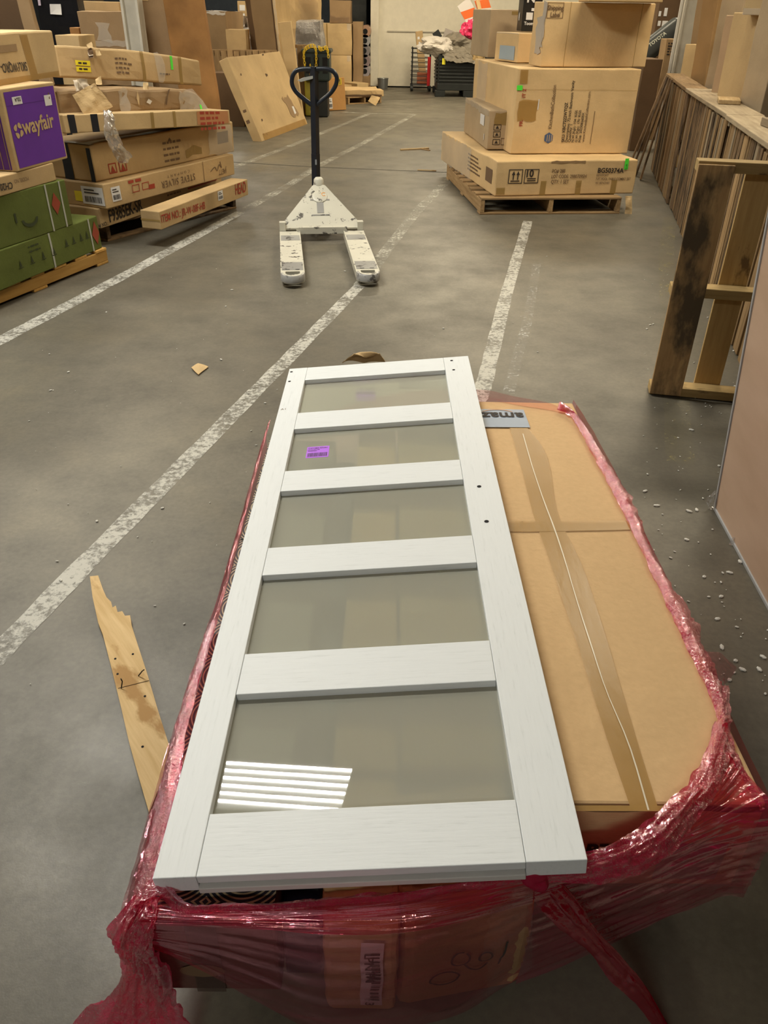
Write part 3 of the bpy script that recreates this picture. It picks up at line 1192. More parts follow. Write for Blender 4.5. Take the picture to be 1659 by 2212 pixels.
def sheet(name, stations, n, m, mat, amp=.004, fu=2.0, fv=30.0, parent=None, seed=0.0, thick=0, fine=.0, fold=0.0, edge=0.0):
    """surface through stations (each a list of 3D points, same count); n samples along, m across; pleats run along"""
    k = len(stations[0])
    cols = [spline([s[i] for s in stations], n) for i in range(k)]
    bm = bmesh.new()
    g = []
    for a in range(n):
        row = spline([c[a] for c in cols], m) if k > 2 else [cols[0][a].lerp(cols[1][a], j / (m - 1)) for j in range(m)]
        g.append(row)
    V = []
    for a in range(n):
        vr = []
        for j in range(m):
            p = g[a][j]
            t = (g[min(a + 1, n - 1)][j] - g[max(a - 1, 0)][j])
            b = (g[a][min(j + 1, m - 1)] - g[a][max(j - 1, 0)])
            no = t.cross(b)
            if no.length > 1e-9:
                no.normalize()
            fa, fb = a / (n - 1), j / (m - 1)
            q = Vector((fa * fu + seed, fb * fv, seed))
            h = (noise.noise(q) * amp + noise.noise(q * Vector((3, 2.3, 1)) + Vector((5, 5, 5))) * amp * .5)
            h += fold * (abs(noise.noise(Vector((fa * fu * 2.2 + seed, fb * fv * .8, 3.3)))) ** .7)
            if fine:
                h += (abs(noise.noise(p * 48)) - .2) * fine * 1.6 + (abs(noise.noise(p * 110)) - .2) * fine * .9
            e = Vector((0, 0, 0))
            if edge and (j == 0 or j == m - 1):
                e = noise.noise_vector(p * 28) * edge
            vr.append(bm.verts.new(p + no * h + e))
        V.append(vr)
    for a in range(n - 1):
        for j in range(m - 1):
            bm.faces.new((V[a][j], V[a][j + 1], V[a + 1][j + 1], V[a + 1][j]))
    return link(name, from_bm(bm, name, True), mat, parent)


def wpar(o):
    o.parent = wrap
    o.matrix_parent_inverse = Matrix.Translation((-0.1, -1.6, 0))
    return o


# front sheet: stations from the right corner to the left corner (rim, shoulder, belly, bottom)
def st(r, rz, sh, by, b):
    rim = P(*r, rz)
    bot = PY(*b, by)
    sho = PY(*sh, by - .006) if len(sh) == 2 else P(sh[0], sh[1], sh[2])
    mid = sho.lerp(bot, .5) + Vector((0, -.008, 0))
    return [rim, rim.lerp(sho, .5) + Vector((0, 0, .004)), sho, mid, bot]


FRONT = [
    [P(1550, 1568, .440), P(1605, 1660, .437), Vector((.700, .868, .424)), Vector((.702, .866, .30)), Vector((.70, .868, .180))],
    st((1515, 1665), .442, (1600, 1776), .867, (1560, 1928)),
    st((1470, 1722), .442, (1530, 1800), .862, (1500, 1952)),
    st((1400, 1787), .436, (1420, 1850), .850, (1400, 1992)),
    st((1280, 1848), .424, (1290, 1900), .815, (1270, 2052)),
    st((1150, 1890), .402, (1150, 1945), .765, (1110, 2120)),
    st((1000, 1917), .392, (1000, 1985), .705, (990, 2190)),
    st((850, 1940), .385, (850, 2010), .668, (850, 2225)),
    st((700, 1953), .380, (700, 2010), .664, (700, 2235)),
    st((560, 1962), .375, (560, 2000), .680, (560, 2165)),
    st((430, 1964), .372, (430, 1995), .692, (430, 2095)),
    st((350, 1950), .368, (300, 1992), .699, (330, 2050)),
]
wpar(sheet('film_sheet', FRONT, 260, 70, FILM_RED, .0035, 5, 34))
wpar(sheet('film_pleats', [[q + Vector((.002, -.006, 0)) for q in s_] for s_ in FRONT[:6]], 160, 90, FILM_RED2, .006, 3, 46, seed=3.))
wpar(sheet('film_pleats', [[q + Vector((0, -.005, .001)) for q in s_[:3]] for s_ in FRONT[5:]], 160, 40, FILM_RED2, .004, 3, 18, seed=7.))
# right, back and left sheets (hang from the rim round the load)
wpar(sheet('film_sheet', [[Vector((.702, .868, .424)), Vector((.703, .868, .18))], [Vector((.706, 1.5, .426)), Vector((.70, 1.5, .2))],
                          [Vector((.704, 2.2, .426)), Vector((.69, 2.2, .18))], [Vector((.68, 2.6, .426)), Vector((.66, 2.62, .15))]], 60, 14, FILM_RED, .004, 5, 8))
bk = [P(1235, 893, .432), P(1190, 872, .45), P(1110, 856, .455), P(1020, 841, .455)]
wpar(sheet('film_sheet', [[p, Vector((p.x, p.y + .01, .28)), Vector((p.x, p.y - .02, .12))] for p in bk] +
           [[Vector((.0, 2.66, .40)), Vector((.0, 2.66, .25)), Vector((.0, 2.62, .12))], [Vector((-.36, 2.45, .36)), Vector((-.37, 2.45, .25)), Vector((-.37, 2.43, .12))]],
           80, 14, FILM_RED, .003, 6, 5))
wpar(sheet('film_sheet', [[Vector((-.415, y, .355)), Vector((-.416, y, .24)), Vector((-.41, y, .12))] for y in (2.42, 1.9, 1.3, .9, .70)], 60, 14, FILM_RED, .003, 5, 6))


def ribbon(name, inner, outer, n, m, mat, amp, lift=.012, fu=9, fv=5, fine=.0025, seed=0., fold=.0, edge=.004):
    st_ = []
    for a, b in zip(inner, outer):
        a, b = Vector(a), Vector(b)
        st_.append([a, a.lerp(b, .5) + Vector((0, 0, lift)), b])
    return wpar(sheet(name, st_, n, m, mat, amp, fu, fv, None, seed, fine=fine, fold=fold, edge=edge))


# gathered rim along the right edge of the long carton
inn = [P(1203, 884, .432), P(1238, 905, .432), P(1290, 1000, .431), P(1330, 1075, .431), P(1356, 1125, .431), P(1395, 1210, .431), P(1442, 1310, .431), P(1494, 1420, .431), P(1545, 1535, .431), P(1548, 1590, .44)]
out = [P(1214, 872, .445), P(1252, 912, .43), P(1302, 985, .425), P(1352, 1060, .42), P(1382, 1120, .415), P(1420, 1225, .41), P(1492, 1325, .40), P(1522, 1400, .40), P(1562, 1490, .41), P(1580, 1560, .425)]
ribbon('gathered_rim', inn, out, 190, 12, FILM_ROLL, .008, .016, 26, 5, .004)
ribbon('gathered_rim', inn, [a.lerp(b, .75) for a, b in zip(inn, out)], 190, 10, FILM_ROLL, .008, .022, 30, 4, .004, 4.)
# flared piece sticking out by the right edge
wpar(sheet('film_flap', [[P(1520, 1405, .42), P(1530, 1470, .42), P(1545, 1500, .42)], [P(1555, 1412, .43), P(1560, 1440, .43), P(1562, 1470, .43)], [P(1590, 1440, .40), P(1588, 1452, .40), P(1566, 1480, .41)]], 24, 14, FILM_RED, .004, 3, 6, fine=.002))
wpar(sheet('film_flap', [[P(1560, 1482, .42), P(1575, 1480, .415)], [P(1556, 1530, .44), P(1578, 1540, .43)], [P(1562, 1600, .445), P(1585, 1612, .43)], [P(1610, 1690, .435), P(1628, 1700, .425)], [P(1640, 1752, .426), P(1650, 1748, .42)]], 70, 10, FILM_ROLL, .006, 12, 4, fine=.003))
# gathered rim crossing the front, right corner to knot
inn = [P(1546, 1560, .442), P(1500, 1672, .446), P(1448, 1728, .446), P(1392, 1778, .442), P(1320, 1822, .434), P(1240, 1850, .42), P(1160, 1878, .406)]
out = [P(1572, 1600, .44), P(1560, 1690, .44), P(1520, 1752, .44), P(1462, 1830, .43), P(1400, 1880, .415), P(1300, 1908, .40), P(1170, 1908, .395)]
ribbon('gathered_rim', inn, out, 150, 22, FILM_ROLL, .010, .012, 7, 16, .003, 2.)
# rope-like rim left of the knot
inn = [P(1160, 1880, .408), P(1060, 1897, .400), P(940, 1917, .394), P(850, 1930, .39), P(720, 1938, .386), P(600, 1948, .38), P(480, 1957, .377), P(400, 1950, .378), P(366, 1915, .38)]
out = [P(1160, 1906, .40), P(1060, 1917, .392), P(940, 1937, .386), P(850, 1953, .382), P(720, 1966, .376), P(600, 1974, .372), P(480, 1980, .37), P(400, 1976, .37), P(345, 1940, .372)]
ribbon('gathered_rim', inn, out, 170, 10, FILM_ROLL, .006, .010, 6, 6, .0015, 6.)
# left edge: film over the patterned carton beside the door
inn = [P(372, 1930, .378), P(376, 1850, .385), P(386, 1720, .388), P(402, 1590, .385), P(432, 1470, .38), P(470, 1340, .375), P(512, 1180, .37), P(560, 1000, .37), P(585, 905, .37)]
out = [P(258, 1975, .36), P(292, 1860, .362), P(325, 1740, .362), P(364, 1610, .36), P(404, 1480, .358), P(446, 1360, .358), P(496, 1205, .358), P(550, 1010, .358), P(578, 920, .358)]
ribbon('film_sheet', inn, out, 170, 18, FILM_RED, .003, .004, 12, 8, .0006, 8., edge=.001)
ribbon('gathered_rim', [a.lerp(b, .02) for a, b in zip(inn[:6], out[:6])], [a.lerp(b, .85) for a, b in zip(inn[:6], out[:6])], 150, 16, FILM_ROLL, .007, .012, 7, 13, .0025, 3.)
# bunch hanging off the left corner
lay = [
    ([(300, 1925, .37), (268, 1960, .365), (232, 2010, .33), (250, 2050, .28), (268, 2085, .22), (245, 2140, .12), (190, 2172, .06), (150, 2225, .02)],
     [(352, 1938, .372), (340, 1990, .365), (330, 2030, .33), (345, 2070, .28), (372, 2105, .22), (385, 2150, .13), (400, 2190, .07), (420, 2240, .02)], 1.),
    ([(285, 1955, .37), (262, 2000, .35), (262, 2040, .30), (275, 2080, .23), (262, 2130, .14), (240, 2190, .06), (230, 2240, .02)],
     [(345, 1960, .37), (330, 2010, .35), (320, 2050, .31), (340, 2090, .24), (352, 2140, .15), (365, 2195, .07), (380, 2245, .02)], 5.)]
for a, b, s in lay:
    ribbon('bunched_film', [P(*q) for q in a], [P(*q) for q in b], 110, 30, FILM_ROLL, .016, -.012, 4, 9, .005, s, fold=.012)
# knot and hanging tail
kb = bmesh.new()
bmesh.ops.create_icosphere(kb, subdivisions=4, radius=.02)
kc = P(1158, 1898, .408)
for v in kb.verts:
    v.co = Vector((v.co.x * 1.2, v.co.y * .9, v.co.z * .9)) * (1 + .5 * noise.noise(v.co * 70)) + kc
wpar(link('knot', from_bm(kb, 'knot', True), FILM_ROLL))
tin = [(1142, 1932, .770), (1178, 1976, .755), (1262, 2052, .735), (1318, 2112, .72), (1375, 2170, .705), (1440, 2245, .69)]
tou = [(1186, 1884, .780), (1248, 1946, .762), (1292, 2012, .742), (1352, 2080, .726), (1398, 2138, .71), (1452, 2240, .69)]
TAILM = film('tail_red_film', (0.62, 0.05, 0.10), (0.50, 0.012, 0.035), hz=.5, bs=30, gl=.14)
ribbon('film_tail', [PY(*q) for q in tin], [PY(*q) for q in tou], 90, 16, TAILM, .006, .008, 2.5, 7, .0012, 1.5, fold=.006)
ribbon('film_tail', [PY(*q).lerp(PY(*w), .55) for q, w in zip(tin, tou)], [PY(*w) for w in tou], 80, 10, TAILM, .004, .016, 2.5, 6, .001, 9.5)
# wisps of clear film holding the packages together
clr = thing('clear_film', 'crumpled clear film around the two kraft packages at the front', 'plastic film', (0.1, .7, 0.12))


def cpar(o):
    o.parent = clr
    o.matrix_parent_inverse = Matrix.Translation((-0.1, -.7, -.12))
    return o


cpar(sheet('film_sheet', [[PY(u, v0, .690 if u < 1000 else .72), PY(u, (v0 + v1) / 2, .668 if u < 1000 else .71), PY(u, v1, .672 if u < 1000 else .73)] for u, v0, v1 in
                          ((612, 2005, 2120), (700, 1990, 2222), (850, 1985, 2225), (1000, 1975, 2180), (1150, 1930, 2090))], 120, 40, FILM_CLEAR, .004, 5, 12, fine=.001))
# ------------------------------------------------------------------ loose things on the floor
def px_plate(name, label, cat, px, mat, th, z=0.0):
    pts = [P(u, v, z + th) for u, v in px]
    c = sum(pts, Vector()) / len(pts)
    d = (pts[len(pts) // 2] - pts[0])
    ang = math.atan2(d.y, d.x)
    R_ = Matrix.Rotation(-ang, 4, 'Z')
    bm = bmesh.new()
    vs = [bm.verts.new(R_ @ (Vector((p.x, p.y, th)) - Vector((c.x, c.y, 0)))) for p in pts]
    f = bm.faces.new(vs)
    f.normal_update()
    if f.normal.z < 0:
        f.normal_flip()
    r = bmesh.ops.extrude_face_region(bm, geom=[f])
    for v in r['geom']:
        if isinstance(v, bmesh.types.BMVert):
            v.co.z -= th
    bmesh.ops.recalc_face_normals(bm, faces=bm.faces)
    o = link(name, from_bm(bm, name), mat)
    o.location = (c.x, c.y, z)
    o.rotation_euler = (0, 0, ang)
    return tag(o, label, cat)


bpx = [(194, 1245), (212, 1243), (222, 1272), (230, 1290), (240, 1300), (243, 1312), (250, 1308), (254, 1322), (264, 1320), (270, 1330), (281, 1329), (284, 1350),
       (300, 1400), (318, 1455), (340, 1530), (366, 1612), (352, 1680), (322, 1755), (300, 1680), (278, 1600), (262, 1530), (240, 1440), (222, 1370), (212, 1345), (200, 1290)]
bd = thing('broken_board', 'splintered pale pallet board lying on the floor left of the red wrap', 'board')
o = px_plate('board', None, None, bpx, W_LIGHT, .018)
bd.location = o.location
bd.rotation_euler = o.rotation_euler
o.location = (0, 0, 0)
o.rotation_euler = (0, 0, 0)
o.parent = bd
inv = Matrix.Translation(bd.location) @ Matrix.Rotation(bd.rotation_euler.z, 4, 'Z')
inv.invert()
NAIL = flat('rusty_nail', (.04, .035, .03), .5, .6)
for (a, b, hh) in (((299, 1398 + 62), (311, 1447), .03), ((262, 1487), (261, 1466), .03)):
    p, q = P(*a, .019), P(*b, .019 + hh)
    link('bent_nail', from_bm(tube_bm([inv @ p, inv @ (p.lerp(q, .5) + Vector((.003, .004, .004))), inv @ q], .0017, 6), 'nail'), NAIL, bd)
for (u, v) in ((249, 1423), (287, 1413), (254, 1456), (308, 1613), (313, 1504)):
    p = inv @ P(u, v, .0182)
    o = link('nail_hole', from_bm(tube_bm([(0, 0, 0), (0, 0, .0008)], .0035, 8), 'hole'), HOLE, bd)
    o.location = p
p, q = inv @ P(255, 1487, .0184), inv @ P(322, 1470, .0184)
link('pencil_line', from_bm(tube_bm([p, p.lerp(q, .5), q], .0012, 4), 'line'), INK_F, bd)


def scrap(name, label, cat, pts, z, mat, amp=.02, n=14, lift=.03):
    """a crumpled sheet of card: quad pts (px) at heights z"""
    c = [P(u, v, zz) for (u, v), zz in zip(pts, z)]
    o_ = sum(c, Vector()) / 4
    bm = bmesh.new()
    g = []
    for j in range(n + 1):
        row = []
        for i in range(n + 1):
            a, b = i / n, j / n
            p = c[0].lerp(c[1], a).lerp(c[3].lerp(c[2], a), b)
            h = (noise.noise(p * 9) * amp + lift * math.sin(PI * a) * math.sin(PI * b))
            q = noise.noise_vector(p * 14) * amp * (.8 if i in (0, n) or j in (0, n) else .3)
            row.append(bm.verts.new(Vector((p.x - o_.x + q.x, p.y - o_.y + q.y, max(.002, p.z + h)))))
        g.append(row)
    for j in range(n):
        for i in range(n):
            bm.faces.new((g[j][i], g[j][i + 1], g[j + 1][i + 1], g[j + 1][i]))
    ob = link(name, from_bm(bm, name), mat)
    ob.location = (o_.x, o_.y, 0)
    so = ob.modifiers.new('thick', 'SOLIDIFY')
    so.thickness = .004
    return tag(ob, label, cat)


scrap('cardboard_scrap', 'small torn cardboard scrap on bare concrete left of the door', 'cardboard scrap', [(413, 796), (428, 785), (449, 793), (430, 810)], (.004, .006, .004, .004), KRAFT_L, .008, 8, .006)
tr = scrap('cardboard_scrap', 'crumpled kraft cardboard on the floor behind the far door end', 'cardboard scrap', [(742, 784), (828, 781), (822, 766), (758, 764)], (.02, .02, .06, .10), KRAFT, .03, 14, .05)


def stick(name, label, a, b, w, th, mat):
    pa, pb = P(*a), P(*b)
    d = pb - pa
    bm = box_bm(d.length, w, th, .002)
    for v in bm.verts:
        v.co += noise.noise_vector(v.co * 5) * .008 * Vector((0, 1, 0))
    o = link(name, from_bm(bm, name), mat)
    o.location = (pa + pb) / 2
    o.rotation_euler = (0, 0, math.atan2(d.y, d.x))
    return tag(o, label, 'wood sliver')


stick('wood_sliver', 'longer thin wood sliver on the floor right of the pallet jack', (865, 325), (926, 322), .035, .018, W_LIGHT)
stick('wood_sliver', 'short pale wood sliver crossing the longer one on the floor', (905, 322), (928, 326), .03, .012, W_PAL)
stick('wood_sliver', 'thin pale wood sliver lying near the left end of the right carton stack', (902, 368), (942, 370), .03, .01, W_LIGHT)
# crumbs of foam and splinters (nobody could count them)
bm = bmesh.new()
rr = random.Random(5)
spots = []
for _ in range(210):
    spots.append((rr.uniform(1390, 1659), rr.uniform(560, 1500)))
for _ in range(70):
    spots.append((rr.uniform(1540, 1659), rr.uniform(620, 840)))
for _ in range(150):
    spots.append((rr.uniform(0, 1250), rr.uniform(480, 1500)))
for u, v in spots:
    p = P(u, v, .003)
    s = rr.choice((.002, .003, .003, .004, .007)) * (1.0 if u > 1390 else .8)
    mtx = Matrix.Translation(p) @ Matrix.Rotation(rr.uniform(0, 6), 4, 'Z') @ Matrix.Diagonal((s * rr.uniform(1, 2.2), s, s * .7, 1))
    bmesh.ops.create_icosphere(bm, subdivisions=1, radius=1, matrix=mtx)
o = link('floor_debris', from_bm(bm, 'floor_debris'), flat('foam_crumb', (.62, .60, .54), .8))
tag(o, 'pale foam crumbs and splinters scattered over the concrete floor', 'debris', kind='stuff')
for u, v, s in ((1180 + 285, 1278, .011), (1650, 1590, .011), (1592, 793, .02), (1585, 745, .02), (75, 1020, .006)):
    pass

# ------------------------------------------------------------------ pallet jack
JW = metal_paint('jack_paint', (0.60, 0.57, 0.47), (.10, .09, .075), .575, .38)
JS = metal_paint('worn_steel', (0.30, 0.29, 0.27), (.08, .075, .07), .56, .3)
JB = flat('black_tube', (.012, .015, .022), .32, var=.1)
tipL, tipR, hL, hR = P(614, 598, .08), P(817, 596, .08), P(598, 500, .085), P(791, 496, .085)
tc, hc_ = (tipL + tipR) / 2, (hL + hR) / 2
ax = (hc_ - tc)
jl = ax.length
yaw = math.atan2(ax.y, ax.x) - PI / 2
jack = thing('pallet_jack', 'cream pallet jack with black loop handle standing in the aisle', 'pallet jack', (tc.x, tc.y, 0), yaw)
JW_ = ((tipR - tipL).length + (hR - hL).length) / 2
fwid = .165


def fork_bm(w, l):
    """fork top with rounded nose and an opening near the nose; local y from nose (0) to heel (l)"""
    bm = bmesh.new()
    n = 12
    prof = [(-w / 2, l)] + [(-w / 2 + .0, .09)] + [(-w / 2 * math.cos(PI * k / n), .09 - .09 * math.sin(PI * k / n)) for k in range(1, n)] + [(w / 2, .09), (w / 2, l)]
    hole = [(-w * .3, .13), (-w * .3, .08), (-w * .2, .06), (w * .2, .06), (w * .3, .08), (w * .3, .13)]
    vo = [bm.verts.new((x, y, 0)) for x, y in prof]
    vh = [bm.verts.new((x, y, 0)) for x, y in hole]
    for i in range(len(vo)):
        if i < len(vo) - 1:
            bm.edges.new((vo[i], vo[i + 1]))
    bm.edges.new((vo[-1], vo[0]))
    for i in range(len(vh)):
        bm.edges.new((vh[i], vh[(i + 1) % len(vh)]))
    bmesh.ops.triangle_fill(bm, use_beauty=True, edges=bm.edges[:])
    fs = [f for f in bm.faces]
    kill = [f for f in fs if abs(f.calc_center_median().x) < w * .28 and .062 < f.calc_center_median().y < .128 and all(tuple(round(c, 4) for c in v.co.xy) in {tuple(round(c, 4) for c in h) for h in hole} for v in f.verts)]
    bmesh.ops.delete(bm, geom=kill, context='FACES_ONLY')
    r = bmesh.ops.extrude_face_region(bm, geom=bm.faces[:])
    for v in r['geom']:
        if isinstance(v, bmesh.types.BMVert):
            v.co.z -= .052
    bmesh.ops.recalc_face_normals(bm, faces=bm.faces)
    return bm


for s in (-1, 1):
    fk = link('fork', from_bm(fork_bm(fwid, jl), 'fork'), JW, jack)
    fk.location = (s * (JW_ - fwid) / 2, 0, .082)
    bx('wear_patch', fk, JS, (0, .26, .0008), (fwid * .9, .20, .0015), bev=0)
    bx('wear_patch', fk, JS, (0, jl - .22, .0008), (fwid * .9, .16, .0015), bev=0)
    nb = bmesh.new()
    prof = [(-fwid / 2 * math.cos(PI * k / 16) * 1.015, .09 - .092 * math.sin(PI * k / 16)) for k in range(17)]
    prv = None
    for x, y in prof:
        a, b = nb.verts.new((x, y, .002)), nb.verts.new((x * .8, y + .008, .003))
        c = nb.verts.new((x * 1.0, y - .002, -.045))
        if prv:
            nb.faces.new((prv[0], a, b, prv[1]))
            nb.faces.new((prv[2], c, a, prv[0]))
        prv = (a, b, c)
    link('worn_nose', from_bm(nb, 'nose', True), JS, fk)
    link('load_roller', from_bm(tube_bm([(-.05, .12, -.052), (.05, .12, -.052)], .03, 14), 'roller'), BLACKP, fk)
    bx('slot', fk, HOLE, (-.035, .175, .001), (.03, .012, .002), bev=0)
    bx('slot', fk, HOLE, (.035, .175, .001), (.03, .012, .002), bev=0)
    bx('heel_bracket', jack, JW, (s * (JW_ / 2 - .025), jl + .035, .115), (.05, .06, .07))
# cross lip and sloped triangle plate
bx('cross_lip', jack, JW, (0, jl + .005, .085), (JW_ - 2 * fwid + .06, .02, .055))
apx = inv_j = None
IJ = (Matrix.Translation(jack.location) @ Matrix.Rotation(yaw, 4, 'Z')).inverted()
yb_ = jl + .045
apw = P(683, 400, .46)
apl = IJ @ apw
print('JACK', JW_, jl, 'apex local', apl)
ay, az = jl + .33, Zt(683, 398, (IJ.inverted() @ Vector((0, jl + .33, 0))).xy)
axx = 0.0
tb = bmesh.new()
hw = JW_ / 2 - .012
q = [(-hw, yb_ - .04, .10), (hw, yb_ - .04, .10), (hw, yb_, .125), (axx + .05, ay, az), (axx - .05, ay, az), (-hw, yb_, .125)]
vt = [tb.verts.new(p) for p in q]
tb.faces.new(vt[0:3] + [vt[5]])
tb.faces.new((vt[5], vt[2], vt[3], vt[4]))
for i in range(6):
    pass
low = [tb.verts.new((p[0], p[1] + .03, max(.07, p[2] - .09))) for p in q]
for i in range(6):
    j = (i + 1) % 6
    tb.faces.new((vt[i], low[i], low[j], vt[j]))
bmesh.ops.recalc_face_normals(tb, faces=tb.faces)
bmesh.ops.bevel(tb, geom=tb.edges[:], offset=.006, segments=2, affect='EDGES')
link('triangle_plate', from_bm(tb, 'plate'), JW, jack)
sl = math.atan2(az - .125, ay - yb_)


def on_plate(x, f, off=.004):
    return (x, yb_ + (ay - yb_) * f, .125 + (az - .125) * f + off)


for x, f, w, h in ((0, .40, .055, .10), (0, .60, .16, .012), (0, .22, .15, .010)):
    bx('bare_metal_scrape', jack, JS, on_plate(x, f, .003), (w, h, .002), (sl, 0, 0), bev=0)
dc = bmesh.new()
bmesh.ops.create_uvsphere(dc, u_segments=20, v_segments=8, radius=1)
for v in dc.verts:
    v.co = Vector((v.co.x * .065, v.co.y * .06, v.co.z * .008))
o = link('logo_dome', from_bm(dc, 'dome', True), JW, jack)
o.location = on_plate(0, .68, .002)
o.rotation_euler = (sl, 0, 0)
me = text_mesh('Global', .042, 0.0006, 'CENTER')
o = link('worn_logo', text_mesh('C', .05, .001, 'CENTER'), flat('orange_logo', (.65, .28, .06), .5), jack)
o.location = on_plate(.03, .665, .012)
o.rotation_euler = (sl, 0, 0)
pc = Vector((axx, ay + .02, az))
link('pump_cylinder', from_bm(tube_bm([(axx, ay + .03, .12), (axx, ay + .03, az - .02), (axx, ay + .025, az + .035), (axx, ay + .025, az + .05)], [.05, .045, .04, .025], 20), 'pump', True), JW, jack)
for s in (-1, 1):
    link('steer_wheel', from_bm(tube_bm([(axx + s * .03, ay + .05, .09), (axx + s * .10, ay + .05, .09)], .09, 24), 'wheel'), BLACKP, jack)
# handle: pole, sleeve, loop
hy = ay + .09
hb = IJ.inverted() @ Vector((axx, hy, 0))
ztop = Zt(678, 146, hb.xy)
topw = Vector((PY(678, 146, hb.y).x, hb.y, ztop))
topl = IJ @ topw
basel = Vector((axx - .02, hy, az - .10))
d = (topl - basel)
hp = thing('x', None, None) if False else None
Rz = (topl - basel).normalized()
link('handle_sleeve', from_bm(tube_bm([basel, basel.lerp(topl, .34)], .036, 4), 'sleeve'), JB, jack)
link('handle_pole', from_bm(tube_bm([basel.lerp(topl, .2), topl + Rz * .005], .034, 4), 'pole'), JB, jack)
lp_px = [(676, 149), (655, 149), (640, 153), (632, 165), (631, 182), (640, 199), (658, 215), (675, 228)]
rp_px = [(680, 149), (703, 149), (719, 154), (727, 166), (726, 182), (715, 200), (698, 215), (682, 228)]
for nm, pts in (('handle_loop', lp_px), ('handle_loop', rp_px)):
    c = [IJ @ PY(u, v, hb.y) for u, v in pts]
    link(nm, from_bm(tube_bm(spline(c, 36), .0175, 10), 'loop', True), JB, jack)
lv = [IJ @ PY(u, v, hb.y - .03) for u, v in ((676, 164), (655, 168), (643, 174), (650, 177), (676, 170))]
lb = bmesh.new()
vs = [lb.verts.new(p) for p in lv]
f = lb.faces.new(vs)
r = bmesh.ops.extrude_face_region(lb, geom=[f])
for v in r['geom']:
    if isinstance(v, bmesh.types.BMVert):
        v.co.y += .02
bmesh.ops.recalc_face_normals(lb, faces=lb.faces)
link('lever', from_bm(lb, 'lever'), flat('grey_lever', (.35, .34, .3), .4), jack)
st_ = basel.lerp(topl, .30)
bx('worn_sticker', jack, flat('worn_sticker', (.25, .26, .27), .5), (st_.x, st_.y - .042, st_.z - .02), (.014, .002, .04), bev=0)
# ------------------------------------------------------------------ left pile A (near)
def spec(a, b, z0, top, at='b'):
    """front edge pixels a,b at height z0; top pixel above corner a or b -> A, B, z1"""
    A, B = P(*a, z0), P(*b, z0)
    q = B if at == 'b' else A
    return A, B, Zt(top[0], top[1], q)


A, B, zp = spec((0, 663), (235, 567), 0, (226, 537))
zp = max(.11, min(.16, zp))
_d = (B - A).normalized()
_L = (B - A).length + .35
_m = B - _d * _L / 2 + Vector((-_d.y, _d.x, 0)) * .5
yp = thing('wooden_pallet', 'yellowish pine pallet under the two green cartons', 'pallet', (_m.x, _m.y, 0), math.atan2(_d.y, _d.x) + PI / 2)
pallet_parts(yp, 1.0, _L, zp, W_YEL, 7)
A, B, z1 = spec((0, 629), (222, 535), zp, (212, 466))
g1 = Box('green_carton', 'lower green carton lying on the yellowish pallet', A, B, zp + .001, z1, .75, GREEN, ext=(.3, 0), dent=.004)
print('A', zp, z1)
for u in (.60 / 1, .915):
    g1.patch('front', u, 0, u + .012, 1, STRAPW, 'white_strap')
L1 = g1.L
RD = flat('red_print', (.30, .05, .02), .6)
g1.poly('front', [[(L1 * .965 - .05, g1.H * .5), (L1 * .965, g1.H * .15), (L1 * .965 + .04, g1.H * .5), (L1 * .965, g1.H * .88)]], RD, 'red_diamond')
for k, u in enumerate((.36, .44, .52, .60, .70, .76, .82, .87)):
    s_ = .045
    x, y = L1 * u, g1.H * (.35 if k < 4 else .45)
    g1.poly('front', [[(x, y), (x + s_, y), (x + s_, y + .006), (x, y + .006)], [(x + .01, y + .01), (x + s_ - .01, y + .01), (x + s_ / 2, y + s_ + .01)]], INK_GR, 'printed_symbol')
g1.lines('front', .45, .8, .12, 2, .03, .01, INK_GR)
A, B, z2 = spec((0, 540), (158, 485), z1, (142, 387))
g2 = Box('green_carton', 'upper green carton stacked on the lower green one, under the brown model-number carton', A, B, z1 + .001, z2, .7, GREEN, ext=(.35, 0), dent=.004)
print('A2', z2)
for u in (.80, .93):
    g2.patch('front', u, 0, u + .014, 1, STRAPW, 'white_strap')
L2 = g2.L
g2.poly('front', [[(L2 * .87 - .04, g2.H * .55), (L2 * .87, g2.H * .32), (L2 * .87 + .05, g2.H * .55), (L2 * .87, g2.H * .8)]], RD, 'red_diamond')
g2.poly('front', [[(L2 * .50, g2.H * .4), (L2 * .515, g2.H * .4), (L2 * .515, g2.H * .6), (L2 * .50, g2.H * .6)]], INK_GR, 'printed_symbol')
g2.poly('front', [[(L2 * .62 + .075 * math.cos(t / 10 * PI), g2.H * .42 - .05 * math.sin(t / 10 * PI)) for t in range(11)] +
                  [(L2 * .62 + .055 * math.cos(t / 10 * PI), g2.H * .42 - .03 * math.sin(t / 10 * PI)) for t in range(10, -1, -1)]], INK_GR, 'printed_curve')
A, B, z3 = spec((0, 425), (122, 390), z2, (120, 352))
c3 = Box('carton', 'brown carton with upside-down model number between green and purple cartons', A, B, z2 + .001, z3, .65, KRAFT, ext=(.3, 0))
print('A3', z3)
c3.txp('front', 'CH20', (25, 393), (-3, 398), INK, .02, 1.1)
c3.txp('front', 'MODEL NO.', (60, 381), (28, 388), INK_F, 0, 1.2)
